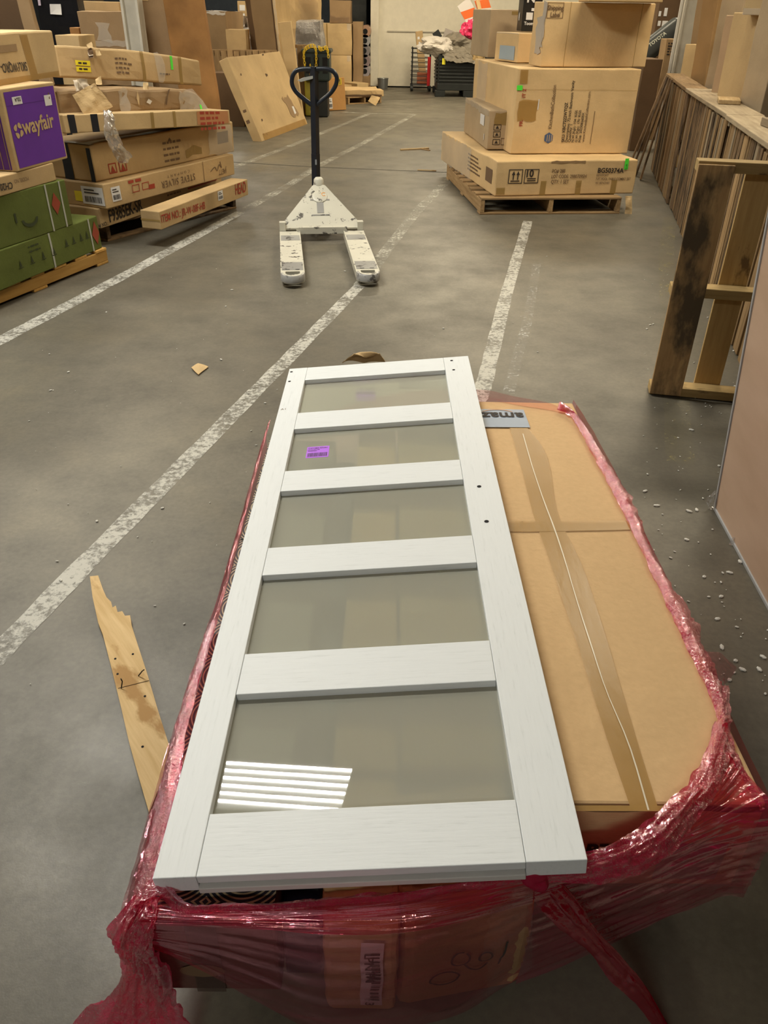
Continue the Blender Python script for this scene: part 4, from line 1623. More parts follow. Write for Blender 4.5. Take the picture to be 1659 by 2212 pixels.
# purple carton
A, B, z4 = spec((38, 372), (147, 342), z3, (111, 177))
pu = Box('purple_carton', 'purple printed carton stacked under the top-left kraft carton', A, B, z3 + .001, z4, .45, KRAFT_L, dent=.003)
print('A4', z4, pu.L, pu.H)
pu.patch('front', .05, .035, .97, .955, PURPLE, 'purple_print', .002)
pu.patch('left', .02, .02, .93, .97, flat('purple_side', (.09, .02, .22), .5), 'purple_print', .002)
for u in (.80, .9):
    pu.patch('left', u, .01, u + .012, .99, KRAFT_D, 'flap_edge', .004)
LOGO = flat('kraft_logo', (.52, .36, .17), .7)
w_ = pu.L
me_w = text_mesh('wayfair', 1.0, .022, 'LEFT')
xs = [v.co.x for v in me_w.vertices]
sz = w_ * .68 / (max(xs) - min(xs))
pu.txp('front', 'wayfair', (50, 290), (118.5, 273), LOGO, .024, 1.0)
# pinwheel mark: four petals
cx_, cy_ = pu.face_uv('front', 39.5, 282)
pet = []
for k in range(4):
    a = k * PI / 2 + .1 + PI / 4
    px_, py_ = cx_ + .030 * math.cos(a), cy_ + .030 * math.sin(a)
    e = []
    for t in range(14):
        b = t / 14 * 2 * PI
        x, y = .021 * math.cos(b), .014 * math.sin(b) * (1 + .5 * math.cos(b))
        e.append((px_ + x * math.cos(a + PI / 2) - y * math.sin(a + PI / 2), py_ + x * math.sin(a + PI / 2) + y * math.cos(a + PI / 2)))
    pet.append(e)
pu.poly('front', pet, LOGO, 'pinwheel_mark', .0042)
pu.patch('front', *pu.face_uv('front', 28, 227), *pu.face_uv('front', 45, 207), WHITE, 'white_sticker', .0035, frac=False)
pu.txp('front', '32LA', (43, 210), (30, 212.5), INK, .02, 1.0, .005)
pu.patch('front', *pu.face_uv('front', 98, 229), *pu.face_uv('front', 108, 204), WHITE, 'white_sticker', .0035, frac=False)
pu.lines('front', .86, .80, .06, 1, .02, .012, INK_F, PI / 2)
pu.patch('front', .05, .79, .97, .795, flat('fold_line', (.07, .012, .17), .6), 'fold_crease', .003)
# top carton
A, B, z5 = spec((0, 186), (131, 164), z4, (116, 65))
sk = Box('carton', 'kraft carton with upside-down SKU print topping the near left pile', A, B, z4 + .001, z5, .55, KRAFT_L, ext=(.25, 0), dent=.004, bev=.012)
print('A5', z5, sk.L)
sk.txp('front', 'SKU:WQRO-', (55.5, 134), (-2, 138.5), INK, .016, 1.1)
sk.patch('front', .60, .05, .69, .93, TAPE, 'brown_tape', skew=-.04)
sk.patch('front', 0, 0, .98, .12, TAPE, 'brown_tape')
sk.patch('front', .28, .62, .50, .76, KRAFT_D, 'dull_sticker')

# ------------------------------------------------------------------ left pile B (behind)
pA, pB = P(284, 509), P(511, 450)
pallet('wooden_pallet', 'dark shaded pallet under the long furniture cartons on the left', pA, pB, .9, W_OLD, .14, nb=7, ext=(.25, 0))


def longbox(name, label, a, b, z0, top, at, D, mat, zmin=None, **k):
    A, B, z1 = spec(a, b, z0, top, at)
    bx_ = Box(name, label, A, B, z0 + .001, z1, D, mat, **k)
    print(name, label[:30], 'L %.2f H %.2f z %.2f' % (bx_.L, bx_.H, z1), A, B)
    return bx_, z1


# B6 lies on the pallet, B7 leans out at the front
b7, z7 = longbox('long_carton', 'lowest long carton with red item number jutting out towards the floor line', (348, 497), (537, 421), .142, (341, 457), 'a', .17, KRAFT)
b7.txp('front', 'ITEM NO.: JR-W-08F-HB', (348, 481), (443, 450.5), INK_R, .012, 1.25)
_q = b7.face_uv('front', 471, 434)
b7.barcode('front', _q[0] / b7.L, _q[1] / b7.H, .085, .075, base=WHITE)
b7.txp('front', 'HEAD', (508, 421), (531, 414), INK_R, .012, 1.6)
b7.patch('left', 0, .45, 1, .55, TAPE_Y, 'brown_tape')
A6, B6 = P(219, 494, .142), P(480, 405, .142)
z6 = Zt(233, 457, A6) + .02
b6 = Box('long_carton', 'long carton with big black item code lying behind the red-lettered one', A6, B6, .142, z6, .62, KRAFT, dent=.004)
print('B6', b6.L, b6.H)
b6.txp('front', 'ITEM NO.:', (204, 497), (233, 485.5), INK, .006, 1.1)
b6.txp('front', 'F9385EK-SR', (236.5, 480), (309, 453), INK, .016, 1.45)
b6.lines('front', .50, .80, .22, 4, .04, .014, INK_F)
b6.patch('front', .68, .55, .95, .62, INK_R, 'red_print_line')
b6.poly('front', [[(b6.L * .55, b6.H * .86), (b6.L * .575, b6.H * .95), (b6.L * .57, b6.H * .78)]], WHITE, 'white_sticker')
b5, z5b = longbox('long_carton', 'long carton with upside-down furniture maker name on its side', (230, 452), (508, 377), z6, (223, 399), 'a', .60, KRAFT, dent=.005)
b5.txp('front', 'STEVE SILVER', (419.6, 374), (347.7, 393), INK_F, .006, 1.15, spacing=1.2)
b5.txp('front', 'COMPANY', (408, 385), (362, 397), INK_F, 0, .8, spacing=1.9) if False else b5.txp('front', 'COMPANY', (408, 366), (360, 379), INK_F, 0, .7, spacing=1.9)
b5.text('front', .27, .70, 'FRAGILE', .05, INK_R, 0, 0) if False else b5.lines('front', .16, .80, .2, 1, .02, .022, INK_R)
for u in (.18, .25):
    b5.outline('front', u, .38, u + .05, .70, .006, INK_R)
b5.patch('front', .30, .35, .34, .55, INK_R, 'red_mark')
b5.barcode('front', .045, .22, .10, .105)
lb_ = b5.barcode('left', .62, .12, .22, .13, base=WHITE)
b5.patch('left', .50, .2, .63, .62, YELLOW, 'yellow_label')
b5.text('left', .3, .55, 'LT7005', .08, INK, PI, .001)
b5.txp('front', 'JAETT', (489, 363), (472, 367), INK_F, .006, 1.4)
for u, s_ in ((.84, .04), (.88, .055), (.83, .03)):
    pass
bm_sc = [(b5.L * .78, b5.H * .45), (b5.L * .82, b5.H * .6), (b5.L * .84, b5.H * .42), (b5.L * .86, b5.H * .66), (b5.L * .88, b5.H * .5), (b5.L * .87, b5.H * .8)]


def scribble2(B_, pts, w, mat=INK_F):
    c = spline([Vector((x, y, 0)) for x, y in pts], 40)
    bm = bmesh.new()
    rows = []
    for i, p in enumerate(c):
        d = (c[min(i + 1, 39)] - c[max(i - 1, 0)]).normalized()
        s = Vector((-d.y, d.x, 0)) * w / 2
        rows.append([bm.verts.new(B_.fp('front', q.x, q.y, .004)) for q in (p - s, p + s)])
    for a, b in zip(rows, rows[1:]):
        bm.faces.new((a[0], a[1], b[1], b[0]))
    return link('marker_writing', from_bm(bm, 'scribble'), mat, B_.root)


scribble2(b5, bm_sc, .008)
b5.patch('front', .72, .0, .725, 1, KRAFT_D, 'carton_crease')
b4, z4b = longbox('long_carton', 'deep long carton with black straps and red hazard marks in the far left pile', (207, 394), (507, 328), z5b, (181, 314), 'a', .55, KRAFT, dent=.008, bev=.012)
b4.patch('left', .45, 0, .62, 1, STRAPB, 'black_strap')
b4.patch('top', 0, .07, 1, .22, STRAPB, 'black_strap')
b4.patch('left', .93, .0, 1.0, .92, STRAPB, 'black_strap', .004)
b4.patch('top', 0, .0, .03, .6, STRAPB, 'black_strap', .004)
for u in (.085, .145):
    b4.outline('front', u, .14, u + .045, .42, .008, INK_R, 'red_symbol')
    b4.poly('front', [[(b4.L * (u + .01), b4.H * .18), (b4.L * (u + .035), b4.H * .18), (b4.L * (u + .022), b4.H * .36)]], INK_R, 'red_symbol')
b4.lines('front', .45, .66, .2, 4, .045, .016, INK_F)
b4.poly('front', [[(b4.L * .49, b4.H * .72), (b4.L * .52, b4.H * .72), (b4.L * .505, b4.H * .83)]], INK_F)
b4.patch('front', .60, .12, .72, .42, TAPE_Y, 'yellowed_tape', rag=.02)
b4.patch('front', .86, .36, .95, .74, INK_F, 'faded_print_block')
b4.patch('front', .78, .02, .98, .98, TAPE_C, 'clear_wrap', .006, rag=.02)
D4 = (Vector((-1.4676, 7.9954, 0)) - Vector((-2.2529, 6.3599, 0))).normalized()


def tiltbox(name, label, a, b, zB, topB, D, mat, bend=None, **k):
    """long carton whose far bottom corner b is at height zB and whose near end is propped so that it meets pixel a"""
    B = P(*b, zB)
    n = Vector((D4.y, -D4.x, 0))
    o, d = Vector(CAM), Vector(ray(*a))
    A = o + d * (n.dot(B - o) / n.dot(d))
    z1 = Zt(topB[0], topB[1], B)
    rise = A.z - zB
    print('tilt', label[:30], A, B, 'rise', rise)

    def bb(p, s):
        q = bend(p, s) if bend else (0, 0, 0)
        return (q[0], q[1], q[2] + rise * (.5 - p.x / s.L))
    bx_ = Box(name, label, A, B, zB + .001, z1, D, mat, bend=bb, **k)
    return bx_, z1


b3, z3b = tiltbox('long_carton', 'slim long carton with a red print block at its far end', (142, 289), (497, 269), z4b + .004, (494, 237), .42, KRAFT_L, dent=.006)
b3.patch('front', .76, .1, .985, .93, flat('red_wash', (.47, .21, .085), .7), 'red_print_block')
b3.lines('front', .78, .75, .3, 4, .04, .02, INK_R)
for _u in (148, 198):
    _q = b3.face_uv('front', _u, 270)[0] / b3.L
    b3.patch('front', _q, 0, _q + .035, 1, STRAPB, 'black_strap')
for u in (.46, .60):
    b3.patch('front', u, .0, u + .02, 1, TAPE_Y, 'yellowed_tape')
zz = z3b + .004


def crump(p, s):
    t = p.x / s.L * 2
    n_ = noise.noise(Vector((p.x * 7, p.y * 3, p.z * 5))) * .02 + noise.noise(p * 16) * .008
    r = max(0, t - .72) / .28
    return (0, n_ + r * r * .06 * (p.z / s.H), n_ * .6 - r * r * .07 * (p.z / s.H) - .02 * t * t)


b2, z2b = tiltbox('long_carton', 'crumpled film-wrapped long carton with a torn flap under the top one', (131, 247), (449, 236), zz, (440, 190), .50, KRAFT_D, dent=.01, bend=crump, cell=.05, bev=.02)
b2.patch('front', .78, .03, .99, .97, TAPE_C, 'clear_wrap', .008, rag=.02)
b2.patch('front', .36, .03, .42, .97, TAPE_C, 'clear_wrap', .008, rag=.02)
b2.patch('front', .93, .05, .945, .35, LIME, 'lime_sticker', .012)
b2.poly('front', [[(b2.L * .52, b2.H * .45), (b2.L * .545, b2.H * .35), (b2.L * .56, b2.H * .5), (b2.L * .535, b2.H * .62)]], WHITE, 'white_sticker', .012)
b2.patch('front', .47, .05, .475, .9, KRAFT_L, 'torn_edge', .008, rag=.01)
b2.patch('front', .66, .3, .67, .95, KRAFT_DD, 'torn_edge', .008, rag=.01, skew=.05)
# torn flap and hanging clear plastic
fl = [PY(156, 206, 6.35), PY(206, 179, 6.55), PY(243, 230, 6.5), PY(191, 263, 6.3)]


def quad_sheet(name, c, mat, n, amp, parent, fine=0.0, fr=8):
    bm = bmesh.new()
    g = []
    no = (c[1] - c[0]).cross(c[3] - c[0]).normalized()
    for j in range(n + 1):
        row = []
        for i in range(n + 1):
            p = c[0].lerp(c[1], i / n).lerp(c[3].lerp(c[2], i / n), j / n)
            p = p + no * (noise.noise(p * fr) * amp + noise.noise(p * fr * 3) * fine) + noise.noise_vector(p * 20) * amp * .4
            row.append(bm.verts.new(p))
        g.append(row)
    for j in range(n):
        for i in range(n):
            bm.faces.new((g[j][i], g[j][i + 1], g[j + 1][i + 1], g[j + 1][i]))
    o = link(name, from_bm(bm, name), mat, parent)
    if parent is not None:
        o.parent = parent
        o.matrix_parent_inverse = (Matrix.Translation(parent.location) @ Matrix.Rotation(parent.rotation_euler.z, 4, 'Z')).inverted()
    return o


def front_pt(B_, u, v, out=.04):
    """pixel ray hit on the plane parallel to the box front, out metres in front"""
    m = Matrix.Translation(B_.root.location) @ Matrix.Rotation(B_.root.rotation_euler.z, 4, 'Z')
    n = m.to_3x3() @ Vector((0, -1, 0))
    p0 = m @ Vector((0, -B_.D / 2 - out, 0))
    d = Vector(ray(u, v))
    o = Vector(CAM)
    return o + d * (n.dot(p0 - o) / n.dot(d))


quad_sheet('torn_flap', [front_pt(b2, 156, 206, .10), front_pt(b2, 206, 179, .03), front_pt(b2, 243, 230, .04), front_pt(b2, 191, 263, .12)], KRAFT_L, 14, .012, b2.root, .004)
quad_sheet('torn_paper', [front_pt(b2, 158, 172, .03), front_pt(b2, 190, 168, .02), front_pt(b2, 205, 186, .05), front_pt(b2, 165, 196, .07)], flat('torn_lining', (.55, .45, .33), .8), 12, .03, b2.root, .02)
for (u, v) in ((308, 182), (206, 170)):
    quad_sheet('torn_paper', [front_pt(b2, u, v, .02), front_pt(b2, u + 12, v - 6, .03), front_pt(b2, u + 14, v + 14, .04), front_pt(b2, u + 2, v + 12, .05)], KRAFT_L, 8, .02, b2.root, .02)
bag = thing('plastic_bag', 'torn clear plastic hanging over the strapped carton in the far left pile', 'plastic bag', front_pt(b4, 255, 340, .08))
sst = []
for (ul, ur, v, o_) in ((224, 236, 238, .05), (224, 246, 262, .08), (226, 256, 290, .09), (236, 268, 315, .09), (248, 286, 338, .085), (258, 272, 352, .08)):
    bq = b3 if v < 300 else b4
    o_ += .09 if v < 300 else .12
    sst.append([front_pt(bq, ul, v, o_), front_pt(bq, (ul + ur) / 2, v, o_ + .03), front_pt(bq, ur, v, o_)])
o = sheet('bag_film', sst, 50, 16, film('milky_film', (.74, .70, .66), (.62, .58, .54), (1, 1, 1), .40, .14, bs=30), .02, 4, 6, bag, 2., fine=.006, edge=.006)
o.matrix_parent_inverse = Matrix.Translation(-Vector(bag.location))


def crump1(p, s):
    t = p.x / s.L * 2
    n_ = noise.noise(Vector((p.x * 5, p.y * 3, p.z * 5))) * .012
    k = math.exp(-((t + .36) / .07) ** 2) * .025
    return (0, n_ + k, 0.02 * (1 - t * t) * (.4 + .6 * p.z / s.H) - k * .5 + n_ * .4)


b1, z1b = tiltbox('long_carton', 'topmost long carton of the far left pile with two yellow labels', (131, 168), (437, 186), z2b - .02, (425, 130), .46, KRAFT, dent=.007, bend=crump1, cell=.07, bev=.014)
b1.patch('front', .10, .22, .185, .38, YELLOW, 'yellow_label')
b1.patch('front', .10, .42, .185, .58, YELLOW, 'yellow_label')
b1.lines('front', .115, .47, .1, 1, .03, .012, INK)
b1.lines('front', .115, .28, .1, 1, .03, .012, INK)
b1.patch('front', .755, .50, .775, .98, LIME, 'lime_sticker')
for u in (.53, .82):
    b1.patch('front', u, 0, u + .025, 1, TAPE_Y, 'yellowed_tape')
b1.patch('front', .64, .05, .70, .98, TAPE_C, 'clear_wrap', .005, rag=.02)
b1.lines('front', .36, .66, .14, 4, .03, .012, INK_F)
b1.lines('front', .66, .30, .18, 1, .03, .012, INK_F)
for k in range(5):
    uu, vv = 188 + random.uniform(0, 18), 92 + random.uniform(0, 26)
    quad_sheet('torn_paper', [front_pt(b1, uu, vv, .01), front_pt(b1, uu + 9, vv - 5, .02), front_pt(b1, uu + 13, vv + 9, .04), front_pt(b1, uu + 3, vv + 11, .02)],
               random.choice((KRAFT_L, KRAFT_DD, flat('torn_lining', (.55, .45, .33), .8))), 7, .02, b1.root, .015)
# ------------------------------------------------------------------ right carton stack
pA, pB = P(1071, 463), P(1335, 462)
pc_ = pallet('wooden_pallet', 'worn pallet under the stack with the pool table carton', P(1036, 464), P(1338, 462), 1.9, W_PAL, .15, nb=9)
BGA, BGB = P(1067, 424, .152), P(1366, 418, .152)
zBG = Zt(1071, 349, BGA)
endp = P(979, 345, .152)
dBG = (Vector((endp.x, endp.y)) - Vector((BGA.x, BGA.y))).length
print('BG', BGA, BGB, zBG, dBG)
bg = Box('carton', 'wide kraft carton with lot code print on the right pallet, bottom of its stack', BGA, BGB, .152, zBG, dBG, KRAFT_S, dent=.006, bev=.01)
for u in (.087, .200):
    bg.outline('front', u, .36, u + .100, .77, .007, INK, 'symbol_frame')
w_, h_ = bg.L, bg.H
ar = []
for u in (.108, .140):
    x = w_ * (u + .005)
    ar += [[(x + .008, h_ * .47), (x + .018, h_ * .47), (x + .018, h_ * .62), (x + .008, h_ * .62)], [(x - .004, h_ * .61), (x + .030, h_ * .61), (x + .013, h_ * .72)]]
ar.append([(w_ * .104, h_ * .42), (w_ * .168, h_ * .42), (w_ * .168, h_ * .45), (w_ * .104, h_ * .45)])
bg.poly('front', ar, INK, 'this_way_up_arrows')
bg.txp('front', '10', (1137, 382.5), (1152, 382), INK, .03, 1.1)
bg.poly('front', [[(w_ * .222, h_ * y), (w_ * .282, h_ * y), (w_ * .282, h_ * (y + .03)), (w_ * .222, h_ * (y + .03))] for y in (.42, .48)], INK, 'stack_limit_bars')
bg.txp('front', 'PO# 288', (1192, 373.5), (1221, 373), INK_F, .012, 1.25)
bg.txp('front', 'LOT CODE: 2980709SH', (1190.5, 385), (1266, 384), INK_F, .012, 1.25)
bg.txp('front', 'QTY: 1 SET', (1189.5, 396.5), (1228.5, 396), INK_F, .012, 1.25)
bg.txp('front', 'BG50374A', (1290, 373.5), (1346, 373), INK, .025, 1.0)
bg.txp('front', 'NEWPORT', (1287.5, 381.5), (1313.5, 381), INK_F, .01)
bg.txp('front', '7-FT POOL TABLE COMBO SET', (1286, 389.5), (1360, 388.5), INK_F, .01, 1.2)
bg.txp('front', 'W/ BENCHES', (1285.5, 397.5), (1316, 397), INK_F, .01)
bg.patch('front', *bg.face_uv('front', 1347, 366), *bg.face_uv('front', 1359, 342), LIME, 'lime_sticker', .005, frac=False)
bg.txp('front', '5 m', (1354, 364), (1354.5, 354), INK, .01, 1, .008)
for u in (.32, .575, .83):
    bg.patch('front', u, .0, u + .04, .42, TAPE_Y, 'yellowed_tape', .003)
bg.patch('front', .01, .05, .07, .25, TAPE_Y, 'yellowed_tape', .003)
bg.lines('left', .55, .75, .5, 5, .035, .016, INK_F)
bg.patch('left', .85, .3, .95, .7, INK_F, 'faded_label', .003)
bg.patch('left', .02, .02, .6, .97, TAPE_C, 'clear_wrap', .006, rag=.02)
bg.patch('front', .38, .93, .62, .99, KRAFT_D, 'worn_edge', .003, rag=.006)

# narrow carton
A, B = P(1050, 325, zBG), P(1090, 334, zBG)
zn = Zt(1064, 238, A)
e = P(1003, 287, zBG)
nD = (Vector((e.x, e.y)) - Vector((A.x, A.y))).length
dn = (Vector((e.x, e.y, 0)) - Vector((A.x, A.y, 0))).normalized()
B = A + Vector((dn.y, -dn.x, 0)) * .25
nc = Box('carton', 'narrow carton with recycling symbols left of the vanity carton', A, B, zBG + .008, zn, min(nD, 1.6), KRAFT_G, dent=.006, bev=.01)
print('narrow', nc.L, nc.H, nD)
cl = nc.L
for k, y in enumerate((.12, .32, .5)):
    nc.outline('front', .22, y, .52, y + .15, .005, INK, 'symbol_frame')
    nc.poly('front', [[(cl * .3, nc.H * (y + .04)), (cl * .44, nc.H * (y + .04)), (cl * .37, nc.H * (y + .12))]], INK, 'printed_symbol')
nc.outline('front', .56, .12, .82, .30, .005, INK_F)
nc.patch('front', .25, .62, .95, .94, TAPE_Y, 'yellowed_tape', .003, rag=.01)
nc.patch('left', .70, .55, .86, .82, WHITE, 'white_label', .005)
nc.patch('left', .88, .2, .90, .36, WHITE, 'white_label', .005)
nc.patch('left', .0, .85, 1, .99, TAPE_C, 'clear_wrap', .005, rag=.015)

# vanity carton
A, B = P(1102, 334, zBG), P(1355, 333, zBG)
zk = Zt(1117, 148, A)
e = P(1035, 200, zBG)
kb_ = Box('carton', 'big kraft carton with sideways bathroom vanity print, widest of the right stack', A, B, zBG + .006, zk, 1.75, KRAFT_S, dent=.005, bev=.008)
print('KBC', kb_.L, kb_.H)
R90 = PI / 2
kb_.txp('front', 'KitchenBathCollection', (1190, 278), (1200.5, 184), INK_F, .008, 1.2)
kb_.txp('front', 'SKU: KBC7222WTQZ', (1218.5, 307), (1225.5, 221), INK, .02, 1.15)
kb_.txp('front', 'Description: 72-inch Bathroom Vanity', (1225.5, 307), (1241, 174), INK, .01, 1.15)
kb_.txp('front', 'Quantity: 1', (1232, 307), (1236, 269), INK, .01, 1.1)
kb_.txp('front', 'N.W.(Kgs): 154  KGS', (1239, 307), (1247, 238), INK, .01, 1.1)
kb_.txp('front', 'G.W.(Kgs): 170  KGS', (1246.5, 307), (1255, 238), INK, .01, 1.1)
kb_.txp('front', 'PO#: 2023082605X', (1254, 307), (1262, 243), INK, .01, 1.1)
kb_.txp('front', 'www.KitchenBathCollection.com', (1261.5, 307), (1276, 198), INK_F, .01, 1.1)
kb_.patch('front', .664, .12, .668, .52, INK_F, 'underline', .004)
kl, kh = kb_.L, kb_.H
hx, hy_ = kb_.face_uv('front', 1184, 298)
hexo = [(hx + .048 * math.cos(PI / 6 + k * PI / 3), hy_ + .048 * math.sin(PI / 6 + k * PI / 3)) for k in range(6)]
kb_.poly('front', [hexo], BLUEINK, 'hexagon_logo')
for t in (-.018, .004, .026):
    kb_.poly('front', [[(hx + t, hy_ - .03), (hx + t + .007, hy_ - .03), (hx + t + .007, hy_ + .028), (hx + t, hy_ + .028)]], KRAFT_L, 'logo_stripe', .0046)
kb_.patch('front', .02, .83, .08, .985, TAPE, 'brown_tape', .004)
kb_.patch('front', .0, .755, .045, .81, LIME, 'lime_sticker', .006)
kb_.patch('front', .03, .40, .185, .64, TAPE, 'tape_pouch', .004, rag=.01)
kb_.patch('front', .185, .53, .193, .65, WHITE, 'white_label_edge', .005)
kb_.text('front', .105, .66, 'FRAGI', .05, INK_R, R90, .001) if False else kb_.text('front', .075, .67, 'IT 2', .045, INK_R, R90, .001)
kb_.text('front', .075, .335, 'FRA', .045, INK_R, R90, .001)
kb_.patch('front', .015, .76, .99, .764, TAPE_Y, 'carton_crease', .003)
kb_.patch('left', .1, .0, .35, .98, TAPE_C, 'clear_wrap', .005, rag=.02)

# upper cartons on the vanity carton
A, B = P(1067, 131, zk), P(1116, 137, zk)
zb = Zt(1071, 69, A)
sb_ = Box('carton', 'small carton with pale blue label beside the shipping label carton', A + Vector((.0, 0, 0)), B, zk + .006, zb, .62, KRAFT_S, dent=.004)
sb_.patch('front', .22, .07, .88, .55, BLUEL, 'pale_blue_label', .004)
sb_.patch('front', .02, .96, .98, 1.0, TAPE_C, 'clear_tape', .004)
sb_.outline('right', .60, .60, .80, .84, .006, INK_F)
A, B = P(1168, 146, zk), P(1394, 147, zk)
zs_ = Zt(1183, 3, A)
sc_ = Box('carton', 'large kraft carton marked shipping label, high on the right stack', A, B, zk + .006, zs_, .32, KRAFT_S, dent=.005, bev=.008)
print('ship', sc_.L, sc_.H)
sc_.txp('front', 'Shipping', (1182.5, 21.5), (1216.5, 22), INK_F, .015, 1.15)
sc_.txp('front', 'Label', (1188.5, 36), (1208.5, 36.5), INK_F, .015, 1.15)
_a, _b = sc_.face_uv('front', 1180, 39), sc_.face_uv('front', 1219, 5.5)
sc_.outline('front', _a[0] / sc_.L, _a[1] / sc_.H, _b[0] / sc_.L, min(.99, _b[1] / sc_.H), .004, INK_F)
sc_.patch('front', .21, .0, .215, 1, TAPE_Y, 'carton_crease', .003)
sc_.patch('front', .87, .0, .875, 1, TAPE_Y, 'carton_crease', .003)
sc_.patch('left', .80, .3, .98, .98, flat('torn_white', (.42, .36, .29), .8), 'torn_surface', .004, rag=.02)
sc_.patch('left', .40, .2, .9, .8, flat('torn_white', (.42, .36, .29), .8), 'torn_surface', .005, rag=.03)
# lid jutting out over it
lid = Box('cardboard_tray', 'flat cardboard tray overhanging the shipping label carton', PY(1270, 3, A.y - .12), PY(1432, 3, A.y - .10), zs_ + .004, zs_ + .05, .38, KRAFT, cat='cardboard tray', dent=.004)
# carton behind with open side, and the black print box on it
y_ = 10.05
A2, B2 = PY(1053, 121, y_), PY(1150, 121, y_ + .1)
zq = Zt(1066, 20, A2)
qb = Box('carton', 'tall carton standing behind the blue-labelled small carton', A2, B2, zk + .006, zq, .7, KRAFT_G, dent=.006)
qb.patch('front', .45, .9, .65, .97, TAPE_Y, 'yellowed_tape', .004)
A3, B3 = PY(1126, 62, 9.5), PY(1166, 63, 9.5)
zbk0 = Zt(1135, 60, A3)
bk_ = Box('black_box', 'black printed box wedged left of the shipping label carton', A3, B3, zb + .01, Zt(1118, -12, A3), .36, BLACKB, cat='box', dent=.002)
bk_.text('front', .12, .18, 'Toomax', .04, WHITE, 0, .001)
bk_.patch('front', .2, .32, .55, .52, WHITE, 'white_label', .003)
bk_.patch('front', .45, .56, .9, .64, WHITE, 'white_label', .003)
bk_.text('front', .15, .80, 'N', .11, WHITE, 0, .004)
bk_.text('left', .3, .3, 'M', .10, WHITE, 0, .003)

# torn paper hanging from the pallet stack
for nm, lb, (u, v), s_, yy in (('hanging_paper', 'torn brown paper strip hanging off the right pallet corner', (1358, 424), 44, bg.root.location.y - dBG / 2 - .03),
                               ('hanging_film', 'torn clear film hanging from the left end of the pool table carton', (1003, 372), 26, BGA.y + 1.6)):
    c = [PY(u - 6, v, yy), PY(u + 8, v, yy), PY(u + 6, v + s_, yy - .02), PY(u - 8, v + s_ * .95, yy)]
    o = quad_sheet(nm, c, KRAFT_L if 'paper' in nm else FILM_CLEAR, 10, .02, None, .01)
    tag(o, lb, 'torn paper' if 'paper' in nm else 'plastic film')

# ------------------------------------------------------------------ standing pallets on the right
def standing(name, label, o_, yaw, Wd, Ht, front, back, mat, thick=.135, st_h=.042, group=None, mats=None, lean=0.0):
    """pallet on edge: boards upright on both faces, three stringers across; local x along, y depth"""
    r = thing(name, label, 'pallet', o_, yaw, group)
    r.rotation_euler = (lean, 0, yaw)
    t = .017
    for z in (st_h / 2, Ht * .48, Ht - st_h / 2):
        bx('stringer', r, mat, (Wd / 2, 0, z), (Wd, thick - 2 * t - .001, st_h))
    for k, (x, w, a) in enumerate(front):
        m = (mats[k] if mats and k < len(mats) else mat)
        bx('deck_board', r, m, (x, -thick / 2 + t / 2, Ht / 2 + random.uniform(-.01, 0)), (Ht * random.uniform(.97, 1.0), w, t), (0, -PI / 2 + a, 0) if False else (PI / 2, -PI / 2 + a, 0))
    for k, (x, w, a) in enumerate(back):
        bx('deck_board', r, mat if not mats else mats[-1], (x, thick / 2 - t / 2, Ht / 2), (Ht * .985, w, t), (PI / 2, -PI / 2 + a, 0))
    return r


ua, ub = P(1407, 855), P(1626, 876)
d = (ub - ua)
upr = standing('upright_pallet', 'single old pallet standing upright with gaps in front of the pallet row', (ua.x, ua.y + .06, 0.004), math.atan2(d.y, d.x), 1.0, 1.08,
               [(.075, .150, .0), (.485, .145, .0), (.92, .145, 0)], [(.28, .125, .0), (.70, .12, 0)], W_CLEAN, .125, .045,
               mats=[W_STAIN, W_STAIN, W_STAIN, W_CLEAN])
# the long row
ra, rb = P(1590, 783), P(1447, 467)
ra, rb = Vector((ra.x, ra.y, 0)), Vector((rb.x, rb.y, 0))
dr = (rb - ra).normalized()
side = Vector((dr.y, -dr.x, 0))
yawr = math.atan2(-dr.y, -dr.x)
start = ra - dr * .25
labels = ['nearest of the pallets standing on edge along the right side', 'standing pallet right behind the single upright one',
          'third standing pallet of the row under the grey top boards', 'standing pallet in the row beside the white column', 'standing pallet whose slats reach the carton stack', 'farthest standing pallet of the right-hand row']
rr = random.Random(21)
RH = 1.0
for k in range(6):
    Wd = 1.12
    o_ = start + dr * ((k + 1) * (Wd + .02)) + side * (.08 + rr.uniform(0, .03))
    fr_ = []
    x = .05
    while x < Wd - .04:
        w = rr.choice((.035, .045, .07, .09, .09, .12))
        fr_.append((x + w / 2, w, rr.uniform(-.025, .025)))
        x += w + rr.choice((.012, .02, .03, .045))
    bk2 = [(.06 + (Wd - .12) * j / 2, .1, rr.uniform(-.02, .02)) for j in range(3)]
    ms = [rr.choice((W_OLD, W_PAL, W_GREY, W_PAL, W_OLD)) for _ in fr_] + [W_OLD]
    standing('standing_pallet', labels[k], (o_.x, o_.y, .004), yawr, Wd, RH + rr.uniform(-.012, .0), fr_, bk2, W_OLD if k not in (1, 2) else W_GREY, .14, .045, 'pallets on edge along the right side', mats=ms)
